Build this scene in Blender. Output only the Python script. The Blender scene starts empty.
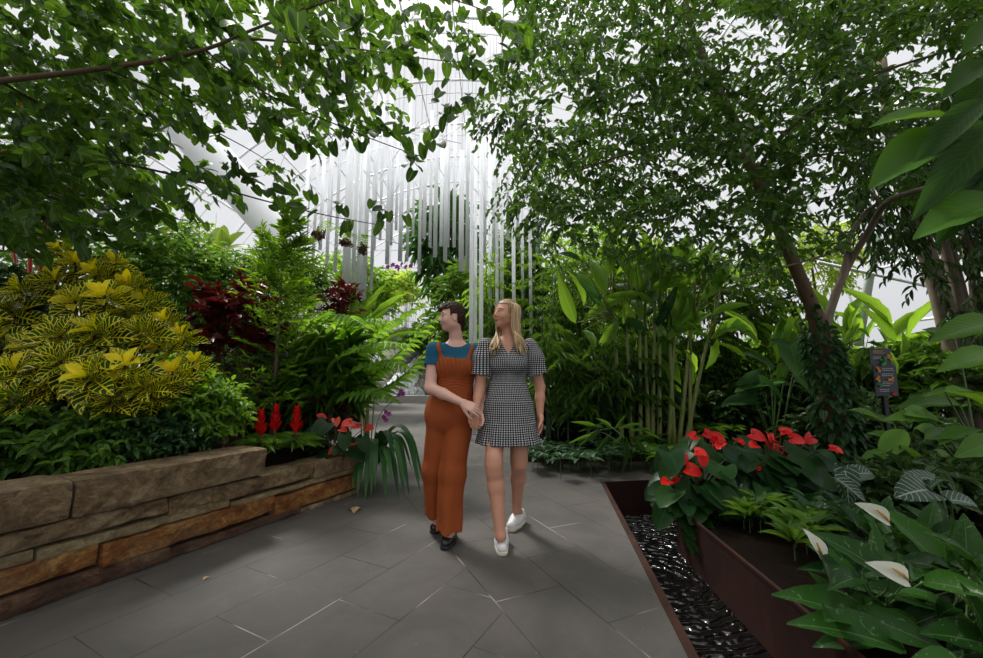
import bpy, math, random
import numpy as np
from mathutils import Matrix, Vector
random.seed(7)
RG = np.random.default_rng(11)
SC = bpy.context.scene
COL = SC.collection
# ---------------------------------------------------------------- survey helpers: sight line of the camera -> a point in the place
F = 415.0; PITCH = math.atan(46/415); H = 1.15
def ray(px, py):
    u = (px-491.5)/F; v = (329-py)/F
    return u, math.cos(PITCH)-v*math.sin(PITCH), math.sin(PITCH)+v*math.cos(PITCH)
def gp(px, py, z=0.0):
    x, y, d = ray(px, py); t = (z-H)/d
    return np.array((x*t, y*t, z))
def at(px, py, Y):
    x, y, d = ray(px, py); t = Y/y
    return np.array((x*t, Y, H+d*t))
def unit(v):
    v = np.asarray(v, float); n = np.linalg.norm(v, axis=-1, keepdims=True); n[n == 0] = 1
    return v/n
# ---------------------------------------------------------------- objects
def thing(name, label, cat, loc=(0,0,0), group=None, kind=None):
    o = bpy.data.objects.new(name, None); COL.objects.link(o)
    o.location = tuple(float(c) for c in loc); o.empty_display_size = .1
    o['label'] = label; o['category'] = cat
    if group: o['group'] = group
    if kind: o['kind'] = kind
    return o
def root_of(p):
    l = Vector((0,0,0))
    while p is not None:
        l = l + p.location; p = p.parent
    return l
def link(name, me, parent=None, label=None, cat=None, group=None, kind=None):
    o = bpy.data.objects.new(name, me); COL.objects.link(o)
    if parent is not None:
        o.parent = parent
        if parent.type == 'EMPTY': o.matrix_parent_inverse = Matrix.Translation(-root_of(parent))
    if label: o['label'] = label
    if cat: o['category'] = cat
    if group: o['group'] = group
    if kind: o['kind'] = kind
    return o
def mesh_np(name, V, Fq, mats, uv=None, rnd=None, mi=None, smooth=True, n=4):
    me = bpy.data.meshes.new(name)
    V = np.asarray(V, np.float32); Fq = np.asarray(Fq, np.int32)
    me.vertices.add(len(V)); me.vertices.foreach_set('co', V.ravel())
    nf = len(Fq); me.loops.add(nf*n); me.loops.foreach_set('vertex_index', Fq.ravel())
    me.polygons.add(nf)
    me.polygons.foreach_set('loop_start', np.arange(0, nf*n, n, dtype=np.int32))
    if mi is not None: me.polygons.foreach_set('material_index', np.asarray(mi, np.int32))
    me.polygons.foreach_set('use_smooth', np.full(nf, smooth, bool))
    if uv is not None:
        l = me.uv_layers.new(name='UVMap'); l.data.foreach_set('uv', np.asarray(uv, np.float32)[Fq.ravel()].ravel())
    if rnd is not None:
        a = me.attributes.new('rnd', 'FLOAT', 'POINT'); a.data.foreach_set('value', np.asarray(rnd, np.float32))
    for m in (mats if isinstance(mats, (list, tuple)) else [mats]): me.materials.append(m)
    me.update(calc_edges=True); me.validate()
    return me
# ---------------------------------------------------------------- general solid builder (boxes, tubes)
class MB:
    def __init__(s): s.V = []; s.F = []; s.n = 0; s.R = []
    def add(s, V, Fq, r=0.5):
        V = np.asarray(V, float); s.V.append(V); s.F.append(np.asarray(Fq, int)+s.n); s.n += len(V); s.R.append(np.full(len(V), r))
    def tube(s, P, R, k=6, r=None):
        P = np.asarray(P, float); m = len(P)
        R = np.full(m, R, float) if np.isscalar(R) else np.asarray(R, float)
        T = np.gradient(P, axis=0); T = unit(T)
        ref = np.array((0,0,1.)) if abs(T[0][2]) < .9 else np.array((1.,0,0))
        X = unit(np.cross(T[0], ref)); A = [X]
        for i in range(1, m):
            X = X-T[i]*np.dot(X, T[i]); X = unit(X); A.append(X)
        A = np.array(A); B = np.cross(T, A)
        th = np.arange(k)*2*math.pi/k
        V = P[:,None]+R[:,None,None]*(A[:,None]*np.cos(th)[None,:,None]+B[:,None]*np.sin(th)[None,:,None])
        V = np.concatenate([V.reshape(-1,3), P[:1], P[-1:]]); c0 = m*k
        f = []
        for i in range(m-1):
            for j in range(k):
                a = i*k+j; b = i*k+(j+1)%k; f.append((a, b, b+k, a+k))
        for j in range(0, k, 2):
            f.append((c0, (j+2)%k, (j+1)%k, j)); e = (m-1)*k
            f.append((c0+1, e+j, e+(j+1)%k, e+(j+2)%k))
        s.add(V, f, random.random() if r is None else r)
    def box(s, c, sz, rz=0.0, M=None):
        x, y, z = sz[0]/2, sz[1]/2, sz[2]/2
        V = np.array([(i*x, j*y, l*z) for i in (-1,1) for j in (-1,1) for l in (-1,1)], float)
        if M is not None: V = V @ np.asarray(M).T
        if rz: V = V @ np.array([[math.cos(rz), math.sin(rz), 0], [-math.sin(rz), math.cos(rz), 0], [0,0,1]])
        s.add(V+np.asarray(c, float), [(0,1,3,2),(4,6,7,5),(0,4,5,1),(2,3,7,6),(0,2,6,4),(1,5,7,3)])
    def beam(s, a, b, w, h):
        a = np.asarray(a, float); b = np.asarray(b, float); d = b-a; L = np.linalg.norm(d); y = d/L
        ref = np.array((0,0,1.)) if abs(y[2]) < .95 else np.array((1.,0,0))
        x = unit(np.cross(y, ref)); z = np.cross(x, y)
        s.box((a+b)/2, (w, L, h), M=np.stack([x, y, z], 1))
    def ball(s, c, r, sc=(1,1,1), k=8, M=None):
        P = []; f = []
        for i in range(k//2+1):
            a = math.pi*i/(k//2)
            for j in range(k):
                b = 2*math.pi*j/k; P.append((math.sin(a)*math.cos(b)*sc[0], math.sin(a)*math.sin(b)*sc[1], math.cos(a)*sc[2]))
        for i in range(k//2):
            for j in range(k): f.append((i*k+j, (i+1)*k+j, (i+1)*k+(j+1)%k, i*k+(j+1)%k))
        P = np.array(P)*r
        if M is not None: P = P @ np.asarray(M).T
        s.add(P+np.asarray(c, float), f)
    def mesh(s, name, mat, smooth=True):
        return mesh_np(name, np.concatenate(s.V), np.concatenate(s.F), mat, rnd=np.concatenate(s.R), smooth=smooth)
    def build(s, name, mat, parent=None, smooth=True, **k): return link(name, s.mesh(name, mat, smooth), parent, **k)
def bez(pts, n=12):
    """smooth polyline through points (Catmull-Rom)"""
    P = np.array(pts, float); P = np.vstack([2*P[0]-P[1], P, 2*P[-1]-P[-2]]); out = []
    for i in range(1, len(P)-2):
        for t in np.linspace(0, 1, n, endpoint=False):
            a, b, c, d = P[i-1:i+3]
            out.append(.5*((2*b)+(-a+c)*t+(2*a-5*b+4*c-d)*t*t+(-a+3*b-3*c+d)*t**3))
    out.append(P[-2]); return np.array(out)
# ---------------------------------------------------------------- leaves
def tmpl(fn, n=4, fold=.15, lobe=0.0, cup=0.0, wave=0.0):
    V = []; U = []
    for i in range(n+1):
        t = i/n; w = fn(t)*.5
        for s_ in (-1, 0, 1):
            y = t-(lobe*(1-t)**5 if s_ else 0)
            V.append((s_*w, y, abs(s_)*w*fold*2+(wave*math.sin(i*2.6+s_) if s_ else 0)-cup*(t-.5)**2)); U.append((.5+s_*.5, t))
    Fq = []
    for i in range(n):
        for j in range(2):
            a = i*3+j; Fq.append((a, a+1, a+4, a+3))
    return np.array(V, float), np.array(Fq, int), np.array(U, float)
def f_ov(t): return max(.04, math.sin(math.pi*min(1, t**.72*1.0))**.8)*(1 if t < .97 else .3)
def f_heart(t): return (0.78 if t == 0 else min(1, .86+t*.9)*max(0.015, (1-t**2.6))**.60)
def f_obov(t): return max(.05, math.sin(math.pi*min(1,t**1.25))**.85)
def f_lance(t): return max(.05, math.sin(math.pi*t**.8)**.9)
def f_strap(t): return min(1, .55+t*2)*max(.04, 1-t**4)**.7
def f_oval(t): return max(.08, math.sin(math.pi*t)**.6)
T_OV = tmpl(f_ov, 4, .18); T_OV6 = tmpl(f_ov, 7, .14, wave=.012); T_HEART = tmpl(f_heart, 5, .12, lobe=.14); T_HEART8 = tmpl(f_heart, 8, .12, lobe=.16, wave=.01)
T_LANCE = tmpl(f_lance, 4, .2); T_STRAP = tmpl(f_strap, 8, .22); T_OVAL = tmpl(f_oval, 5, .15); T_BIG = tmpl(f_lance, 10, .12, wave=.012)
T_CRO = tmpl(f_obov, 7, .16, wave=.012); T_SM = tmpl(f_ov, 2, .2)
class Fol:
    def __init__(s): s.V = []; s.F = []; s.U = []; s.R = []; s.n = 0
    def add(s, T, P, D, N, S, W=.5, bend=0.2, rnd=None):
        V, Fq, U = T; P = np.atleast_2d(P); m = max(len(P), len(np.atleast_2d(D)), len(np.atleast_2d(N))); P = np.broadcast_to(P, (m,3))
        D = unit(np.broadcast_to(D, (m,3))); N = np.broadcast_to(N, (m,3))
        X = unit(np.cross(D, N)+1e-6); Z = np.cross(X, D)
        S = np.broadcast_to(S, (m,)); W = np.broadcast_to(W, (m,)); bend = np.broadcast_to(bend, (m,))
        y = V[:,1]; x = V[:,0]; z = V[:,2]
        yy = np.sin(np.clip(bend[:,None]*y[None]*1.0, -3, 3)); b = np.where(np.abs(bend) < 1e-3, 1e-3, bend)[:,None]
        ly = np.sin(b*y[None])/b; lz = z[None]-(1-np.cos(b*y[None]))/b
        out = P[:,None]+S[:,None,None]*(X[:,None]*(x[None,:,None]*W[:,None,None])+D[:,None]*ly[:,:,None]+Z[:,None]*lz[:,:,None])
        s.V.append(out.reshape(-1,3)); k = len(V)
        s.F.append((Fq[None]+(np.arange(m)*k)[:,None,None]+s.n).reshape(-1,4)); s.n += m*k
        s.U.append(np.tile(U, (m,1)))
        r = RG.random(m) if rnd is None else np.broadcast_to(rnd, (m,))
        s.R.append(np.repeat(r, k))
    def count(s): return s.n
    def build(s, name, mat, parent=None, **k):
        me = mesh_np(name, np.concatenate(s.V), np.concatenate(s.F), mat, uv=np.concatenate(s.U), rnd=np.concatenate(s.R))
        return link(name, me, parent, **k)
def rdir(n, up=0.0, flat=1.0):
    v = RG.normal(size=(n,3)); v[:,2] *= flat; v = unit(v); v[:,2] += up; return unit(v)
# ---------------------------------------------------------------- materials
def nt(name):
    m = bpy.data.materials.new(name); m.use_nodes = True; t = m.node_tree; t.nodes.clear()
    o = t.nodes.new('ShaderNodeOutputMaterial'); return m, t, o
def nd(t, typ, **k):
    n = t.nodes.new(typ)
    for a, b in k.items():
        if a.startswith('i_'):
            key = a[2:].replace('_', ' ')
            n.inputs[key].default_value = b
        else: setattr(n, a, b)
    return n
def math_n(t, op, a, b=None, c=None, clamp=False):
    n = t.nodes.new('ShaderNodeMath'); n.operation = op; n.use_clamp = clamp
    for i, v in enumerate((a, b, c)):
        if v is None: continue
        if isinstance(v, (int, float)): n.inputs[i].default_value = v
        else: t.links.new(v, n.inputs[i])
    return n.outputs[0]
def mixc(t, f, a, b):
    n = t.nodes.new('ShaderNodeMix'); n.data_type = 'RGBA'
    for s_, v in ((n.inputs[0], f), (n.inputs[6], a), (n.inputs[7], b)):
        if isinstance(v, (int, float)): s_.default_value = v
        elif isinstance(v, tuple): s_.default_value = (*v, 1)[:4]
        else: t.links.new(v, s_)
    return n.outputs[2]
def bsdf(t, o, col, rough=.5, metal=0.0, spec=.5, bump=None, bstr=.3, bdist=.01):
    b = t.nodes.new('ShaderNodeBsdfPrincipled'); b.inputs['Roughness'].default_value = rough; b.inputs['Metallic'].default_value = metal
    b.inputs['Specular IOR Level'].default_value = spec
    if isinstance(col, tuple): b.inputs['Base Color'].default_value = (*col, 1)[:4]
    else: t.links.new(col, b.inputs['Base Color'])
    if bump is not None:
        bn = t.nodes.new('ShaderNodeBump'); bn.inputs['Strength'].default_value = bstr; bn.inputs['Distance'].default_value = bdist
        t.links.new(bump, bn.inputs['Height']); t.links.new(bn.outputs[0], b.inputs['Normal'])
    t.links.new(b.outputs[0], o.inputs[0]); return b
def noise(t, scale, detail=4, rough=.6, vec=None, dist=0.0):
    n = nd(t, 'ShaderNodeTexNoise'); n.inputs['Scale'].default_value = scale; n.inputs['Detail'].default_value = detail; n.inputs['Roughness'].default_value = rough
    n.inputs['Distortion'].default_value = dist
    t.links.new(vec if vec is not None else nd(t, 'ShaderNodeTexCoord').outputs['Object'], n.inputs['Vector']); return n.outputs['Fac']
def ramp(t, f, stops):
    r = t.nodes.new('ShaderNodeValToRGB'); e = r.color_ramp.elements
    while len(e) < len(stops): e.new(.5)
    for i, (p, c) in enumerate(stops): e[i].position = p; e[i].color = (*c, 1)[:4] if len(c) == 3 else c
    t.links.new(f, r.inputs[0]); return r.outputs[0]
def simple(name, col, rough=.5, metal=0.0, var=0.0, scale=20, bumpy=0.0, spec=.5):
    m, t, o = nt(name)
    if var or bumpy:
        f = noise(t, scale); c = mixc(t, f, tuple(x*(1-var) for x in col), tuple(min(1, x*(1+var)) for x in col))
        bsdf(t, o, c, rough, metal, spec, f if bumpy else None, bumpy)
    else: bsdf(t, o, col, rough, metal, spec)
    return m
def leafmat(name, c1, c2, trans=.4, rough=.45, style='plain', vein=(.3,.4,.1), c3=None, spec=.25):
    m, t, o = nt(name)
    a = nd(t, 'ShaderNodeAttribute', attribute_name='rnd').outputs['Fac']
    uv = nd(t, 'ShaderNodeUVMap'); sx = t.nodes.new('ShaderNodeSeparateXYZ'); t.links.new(uv.outputs[0], sx.inputs[0])
    u = math_n(t, 'ABSOLUTE', math_n(t, 'SUBTRACT', sx.outputs[0], .5)); v = sx.outputs[1]
    col = mixc(t, a, c1, c2)
    diag = math_n(t, 'SUBTRACT', v, math_n(t, 'MULTIPLY', u, .55))
    if style == 'plain':
        mid = math_n(t, 'LESS_THAN', u, .035)
        col = mixc(t, math_n(t, 'MULTIPLY', mid, .35), col, vein)
    elif style == 'ribs':      # parallel side veins
        st = math_n(t, 'SINE', math_n(t, 'MULTIPLY', diag, 95.0))
        k = math_n(t, 'MAXIMUM', math_n(t, 'MULTIPLY', math_n(t, 'GREATER_THAN', st, .6), .42), math_n(t, 'MULTIPLY', math_n(t, 'LESS_THAN', u, .03), .6))
        col = mixc(t, k, col, vein)
    elif style == 'croton':
        st = math_n(t, 'GREATER_THAN', math_n(t, 'SINE', math_n(t, 'MULTIPLY', diag, 36.0)), .78)
        k = math_n(t, 'MAXIMUM', st, math_n(t, 'LESS_THAN', u, .05))
        k = math_n(t, 'MAXIMUM', k, math_n(t, 'GREATER_THAN', u, .475))
        full = math_n(t, 'MULTIPLY', math_n(t, 'SUBTRACT', a, .70), 3.4, clamp=True)
        n = noise(t, 60, 2)
        full = math_n(t, 'MULTIPLY', full, math_n(t, 'ADD', .5, n), clamp=True)
        k = math_n(t, 'MAXIMUM', math_n(t, 'MULTIPLY', k, .92), full)
        col = mixc(t, k, mixc(t, a, c1, c2), vein)
    elif style == 'varieg':
        n = noise(t, 22, 5, .7, dist=1.5)
        k = math_n(t, 'MULTIPLY', math_n(t, 'GREATER_THAN', n, .62), .7)
        k = math_n(t, 'MAXIMUM', k, math_n(t, 'MULTIPLY', math_n(t, 'LESS_THAN', u, .02), .5))
        col = mixc(t, k, col, vein)
    elif style == 'whitevein':
        st = math_n(t, 'GREATER_THAN', math_n(t, 'SINE', math_n(t, 'MULTIPLY', diag, 46.0)), .90)
        k = math_n(t, 'MAXIMUM', st, math_n(t, 'LESS_THAN', u, .03)); col = mixc(t, math_n(t, 'MULTIPLY', k, .85), col, vein)
    elif style == 'stripe':
        k = math_n(t, 'LESS_THAN', math_n(t, 'ABSOLUTE', math_n(t, 'SUBTRACT', u, .2)), .08); col = mixc(t, k, col, vein)
    b = t.nodes.new('ShaderNodeBsdfPrincipled'); b.inputs['Roughness'].default_value = rough; b.inputs['Specular IOR Level'].default_value = spec
    t.links.new(col, b.inputs['Base Color'])
    tr = t.nodes.new('ShaderNodeBsdfTranslucent')
    hs = t.nodes.new('ShaderNodeHueSaturation'); hs.inputs['Value'].default_value = 1.0 if style == 'none' else 2.1; hs.inputs['Hue'].default_value = .5 if style == 'none' else (.505 if style == 'croton' else .478); hs.inputs['Saturation'].default_value = 1.0 if style == 'none' else 1.08
    t.links.new(col, hs.inputs['Color']); t.links.new(hs.outputs[0], tr.inputs[0])
    mx = t.nodes.new('ShaderNodeMixShader'); mx.inputs[0].default_value = trans
    t.links.new(b.outputs[0], mx.inputs[1]); t.links.new(tr.outputs[0], mx.inputs[2]); t.links.new(mx.outputs[0], o.inputs[0])
    return m
EXPO=0.0; SKY=1.0; SUN=5.0
# ================================================================= camera, light, colour management
cam = bpy.data.objects.new('camera', bpy.data.cameras.new('camera')); COL.objects.link(cam)
cam.location = (0,0,H); cam.rotation_euler = (math.pi/2+PITCH, 0, 0)
cam.data.sensor_width = 36; cam.data.lens = 36*F/983; cam.data.clip_end = 300; SC.camera = cam
vs = SC.view_settings; vs.view_transform = 'Standard'; vs.look = 'None'; vs.gamma = 1; vs.use_curve_mapping = False; vs.exposure = EXPO
w = bpy.data.worlds.new('overcast_sky'); SC.world = w; w.use_nodes = True; t = w.node_tree; t.nodes.clear()
wo = t.nodes.new('ShaderNodeOutputWorld'); bg = t.nodes.new('ShaderNodeBackground')
tc = t.nodes.new('ShaderNodeTexCoord'); sx = t.nodes.new('ShaderNodeSeparateXYZ'); t.links.new(tc.outputs['Generated'], sx.inputs[0])
sk = ramp(t, sx.outputs[2], [(0.0, (.68,.69,.71)), (.25, (.82,.83,.86)), (.62, (.93,.93,.95)), (.8, (2.0,1.97,1.94)), (1.0, (3.5,3.43,3.36))])
t.links.new(sk, bg.inputs[0]); bg.inputs[1].default_value = SKY; t.links.new(bg.outputs[0], wo.inputs[0])
sl = bpy.data.lights.new('sun', 'SUN'); sl.energy = SUN; sl.angle = math.radians(12); sl.color = (1, .97, .92)
so = bpy.data.objects.new('sun', sl); COL.objects.link(so); so.location = (-6, 8, 15)
so.rotation_euler = Vector((.40, -.42, -.81)).to_track_quat('-Z', 'Y').to_euler()
# ================================================================= materials of the setting
def mat_paving():
    m, t, o = nt('slate_paving')
    g = nd(t, 'ShaderNodeNewGeometry').outputs['Position']
    sx = t.nodes.new('ShaderNodeSeparateXYZ'); t.links.new(g, sx.inputs[0]); X, Y = sx.outputs[0], sx.outputs[1]
    def lin(a, b, c=0.0): return math_n(t, 'ADD', math_n(t, 'ADD', math_n(t, 'MULTIPLY', X, a), math_n(t, 'MULTIPLY', Y, b)), c)
    def brick(U, V, seed):
        cb = t.nodes.new('ShaderNodeCombineXYZ'); t.links.new(U, cb.inputs[0]); t.links.new(V, cb.inputs[1])
        b = nd(t, 'ShaderNodeTexBrick', offset=.5, squash=1.0); t.links.new(cb.outputs[0], b.inputs['Vector'])
        b.inputs['Scale'].default_value = 1; b.inputs['Brick Width'].default_value = .765; b.inputs['Row Height'].default_value = .4
        b.inputs['Mortar Size'].default_value = .0035; b.inputs['Mortar Smooth'].default_value = .25; b.inputs['Bias'].default_value = 0
        b.inputs['Color1'].default_value = (.55,.55,.55,1); b.inputs['Color2'].default_value = (1,1,1,1); b.inputs['Mortar'].default_value = (0,0,0,1)
        return b
    bB = brick(lin(-.413, .911, -.90+7.65), lin(.911, .413, -.95+8.0), 1)
    bA = brick(lin(.466, .885, -1.268+7.65), lin(.885, -.466, 1.76+8.0), 2)
    sel = math_n(t, 'GREATER_THAN', lin(.911, .413), .95)
    tone = mixc(t, sel, bA.outputs['Color'], bB.outputs['Color'])
    fac = math_n(t, 'ADD', math_n(t, 'MULTIPLY', bA.outputs['Fac'], math_n(t, 'SUBTRACT', 1.0, sel)), math_n(t, 'MULTIPLY', bB.outputs['Fac'], sel))
    seam = math_n(t, 'LESS_THAN', math_n(t, 'ABSOLUTE', lin(.911, .413, -.95)), .0035)
    fac = math_n(t, 'MAXIMUM', fac, seam)
    n1 = noise(t, 2.2, 8, .65, g, .6); n2 = noise(t, 60, 6, .7, g); n3 = noise(t, 9, 5, .7, g, 1.0)
    base = ramp(t, n1, [(.3, (.056,.052,.050)), (.5, (.083,.075,.069)), (.72, (.122,.103,.088))])
    base = mixc(t, math_n(t, 'MULTIPLY', n3, .45), base, (.056,.050,.046))
    sepc = t.nodes.new('ShaderNodeSeparateColor'); t.links.new(tone, sepc.inputs[0])
    base = mixc(t, math_n(t, 'MULTIPLY', math_n(t, 'SUBTRACT', 1.0, sepc.outputs[0]), .5), base, (.050,.046,.044))
    spk = math_n(t, 'MULTIPLY', math_n(t, 'GREATER_THAN', noise(t, 35, 3, .6, g), .70), .4)
    base = mixc(t, spk, base, (.22,.19,.16))
    jc = ramp(t, noise(t, 1.7, 3, .5, g), [(.42, (.012,.012,.012)), (.52, (.05,.045,.04)), (.6, (.30,.27,.23))])
    col = mixc(t, fac, base, jc)
    h = math_n(t, 'SUBTRACT', math_n(t, 'ADD', math_n(t, 'MULTIPLY', n2, .12), math_n(t, 'MULTIPLY', n3, .35)), math_n(t, 'MULTIPLY', fac, 1.0))
    bsdf(t, o, col, .62, 0, .4, h, .5, .004)
    return m
def mat_stone(name, c1, c2, c3, sc=7):
    m, t, o = nt(name)
    tc = nd(t, 'ShaderNodeTexCoord').outputs['Object']
    mp = nd(t, 'ShaderNodeMapping'); mp.inputs['Scale'].default_value = (1,1,1.5); t.links.new(tc, mp.inputs[0])
    n1 = noise(t, sc*.8, 9, .8, mp.outputs[0], .5); n2 = noise(t, sc*3.3, 8, .8, mp.outputs[0], .3); n3 = noise(t, sc*.7, 3, .5, tc, .4)
    col = ramp(t, n1, [(.36, c1), (.5, c2), (.62, c3)])
    col = mixc(t, math_n(t, 'MULTIPLY', math_n(t, 'SUBTRACT', n2, .50, clamp=True), 4.0, clamp=True), col, tuple(x*.45 for x in c1))
    col = mixc(t, math_n(t, 'MULTIPLY', math_n(t, 'SUBTRACT', n3, .5, clamp=True), 1.6, clamp=True), col, (.24,.19,.12))
    bsdf(t, o, col, .75, 0, .3, math_n(t, 'ADD', n1, n2), 1.0, .035); return m
def mat_corten(name='rusted_steel', k=1.0):
    m, t, o = nt(name)
    g = nd(t, 'ShaderNodeTexCoord').outputs['Object']
    n1 = noise(t, 3, 6, .6, g, .5); n2 = noise(t, 45, 4, .6, g)
    col = ramp(t, n1, [(.35, (.034*k,.011*k,.008*k)), (.55, (.070*k,.021*k,.012*k)), (.75, (.13*k,.042*k,.018*k))])
    col = mixc(t, math_n(t, 'MULTIPLY', n2, .3), col, (.02,.01,.008))
    bsdf(t, o, col, .55, .1, .4, n2, .2, .004); return m
def mat_water():
    m, t, o = nt('rippled_water')
    g = nd(t, 'ShaderNodeNewGeometry').outputs['Position']
    ms = nd(t, 'ShaderNodeMapping'); t.links.new(g, ms.inputs[0]); ms.inputs['Location'].default_value = (-1.22, -3.3, 0)
    wv = nd(t, 'ShaderNodeTexWave', wave_type='RINGS', rings_direction='SPHERICAL'); wv.inputs['Scale'].default_value = 5.5; wv.inputs['Distortion'].default_value = 4; wv.inputs['Detail'].default_value = .6; wv.inputs['Detail Scale'].default_value = 2.2
    t.links.new(ms.outputs[0], wv.inputs[0])
    n = noise(t, 5, 1, .5, g, 2.0)
    h = math_n(t, 'ADD', math_n(t, 'MULTIPLY', wv.outputs['Fac'], .8), math_n(t, 'MULTIPLY', n, 1.6))
    b = bsdf(t, o, (.004,.004,.004), .06, 0, .6, h, 1.0, .034)
    return m
M_PAVE = mat_paving(); M_CORTEN = mat_corten(k=.42); M_CORTEN2 = mat_corten('rusted_steel_edge', .6); M_WATER = mat_water()
M_SOIL = simple('dark_soil', (.009,.006,.004), 1.0, 0, .8, 70, 1.0, .05)
M_GROUND = simple('leaf_litter_ground', (.028,.024,.016), .95, 0, .6, 30, .8)
M_WHITE = simple('white_painted_steel', (.90,.91,.93), .35)
M_TUBE = leafmat('white_tube_acrylic', (.90,.91,.93), (.93,.94,.96), .72, .7, 'none', spec=.1)
M_BLACK = simple('black_steel', (.012,.012,.013), .45)
def mat_glass():
    m, t, o = nt('glazing')
    tr = t.nodes.new('ShaderNodeBsdfTransparent'); tr.inputs[0].default_value = (.97,.975,.98,1)
    gl = t.nodes.new('ShaderNodeBsdfGlossy'); gl.inputs['Roughness'].default_value = .08
    mx = t.nodes.new('ShaderNodeMixShader'); mx.inputs[0].default_value = .04
    t.links.new(tr.outputs[0], mx.inputs[1]); t.links.new(gl.outputs[0], mx.inputs[2]); t.links.new(mx.outputs[0], o.inputs[0]); return m
M_GLASS = mat_glass()
# ================================================================= ground: paving with the water channel cut out
cA = gp(602, 482); cB = gp(692, 657); cdir = unit(cB-cA); cN = cA+cdir*4.4      # left edge of the channel
farR = gp(672, 479); fd = unit(farR-cA); cF = cA+fd*3.2
def slab(name, polys, z0, z1, mat, **k):
    V = []; Fq = []
    for p in polys:
        n = len(V); m_ = len(p)
        V += [(q[0], q[1], z1) for q in p]+[(q[0], q[1], z0) for q in p]
        Fq.append([n+i for i in range(m_)]); Fq.append([n+m_+i for i in reversed(range(m_))])
        for i in range(m_): j = (i+1) % m_; Fq.append([n+i, n+m_+i, n+m_+j, n+j])
    me = bpy.data.meshes.new(name); me.from_pydata([tuple(map(float, v)) for v in V], [], Fq); me.materials.append(mat); me.update()
    return link(name, me, **k)
slab('floor', [[(-9,-2), (cN[0],-2), (cN[0],cN[1]), (cA[0],cA[1]), (cA[0], 26), (-9, 26)], [(cA[0],cA[1]), (cF[0],cF[1]), (9, cF[1]), (9,26), (cA[0],26)]], -.45, 0, M_PAVE, kind='structure')
slab('ground', [[(-40,-10), (40,-10), (40,45), (-40,45)]], -.8, -.46, M_GROUND, kind='structure')
slab('channel_water', [[(cN[0]-.0,cN[1]), (5,cN[1]), (5,cF[1]+.2), (cA[0],cA[1])]], -.455, -.36, M_WATER, kind='structure')
# channel edging of rusted steel
b = MB(); side = np.array((-cdir[1], cdir[0], 0)); side = side if side[0] > 0 else -side
def plate(b, a, c, z0, z1, th, off):
    a = np.array((a[0], a[1], 0)); c = np.array((c[0], c[1], 0)); d = unit(c-a); n_ = np.array((-d[1], d[0], 0))
    V = []
    for z in (z0, z1):
        for q, s_ in ((a,-th/2), (c,-th/2), (c,th/2), (a,th/2)): p = q+n_*(s_+off); V.append((p[0], p[1], z))
    b.add(V, [(3,2,1,0), (4,5,6,7), (0,1,5,4), (1,2,6,5), (2,3,7,6), (3,0,4,7)])
e = thing('channel_edging', 'rusted steel rim lining the edge of the dark water channel', 'steel edging', (cA[0], cA[1], 0))
b = MB(); plate(b, cN, cA, -.44, .004, .012, -.02 if side[0] > 0 else .02); b.build('side_plate', M_CORTEN2, e, smooth=False)
b = MB(); plate(b, cN, cA, -.004, .006, .032, 0); b.build('rim', M_CORTEN2, e, smooth=False)
b = MB(); plate(b, cA, cF, -.44, .005, .012, -.01); b.build('end_plate', M_CORTEN, e, smooth=False)
# rusted planter right of the channel
pA = gp(678.8, 552, -.36); pB = gp(770.6, 652.6, -.36); pd = unit(pB-pA); pC = pA+pd*3.0
prn = np.array((-pd[1], pd[0], 0)); prn = prn if prn[0] > 0 else -prn
pD = pC+prn*4.6; pE = pA+prn*4.6
e = thing('steel_planter', 'long rusted steel planter box rising from the dark water channel', 'planter', (pA[0], pA[1], -.36))
b = MB()
for a, c in ((pA,pC), (pC,pD), (pD,pE), (pE,pA)): plate(b, a, c, -.44, .03, .012, 0)
b.build('box', M_CORTEN, e, smooth=False)
b = MB(); plate(b, pA+prn*.0-np.array((.004,0,0)), pC-np.array((.004,0,0)), .012, .032, .02, 0); b.build('rim', M_CORTEN2, e, smooth=False)
def bumpy_patch(name, poly, z, mat, amp=.02, n=40, **k):
    """grid of quads filling a quad outline, gently uneven"""
    P = np.array([(q[0], q[1], z) for q in poly], float); u = np.linspace(0, 1, n)
    U, V_ = np.meshgrid(u, u, indexing='ij')
    G = P[0]*((1-U)*(1-V_))[...,None]+P[1]*(U*(1-V_))[...,None]+P[2]*(U*V_)[...,None]+P[3]*((1-U)*V_)[...,None]
    G[...,2] += RG.normal(size=(n,n))*amp*.5+amp*np.sin(G[...,0]*3)*np.cos(G[...,1]*2.3)
    idx = np.arange(n*n).reshape(n,n)
    Fq = np.stack([idx[:-1,:-1], idx[1:,:-1], idx[1:,1:], idx[:-1,1:]], -1).reshape(-1,4)
    return link(name, mesh_np(name, G.reshape(-1,3), Fq, mat), **k)
q = prn*.02
bumpy_patch('planter_soil', [pA+q, pC+q, pD, pE], -.03, M_SOIL, .012, 70, kind='structure')
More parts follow.
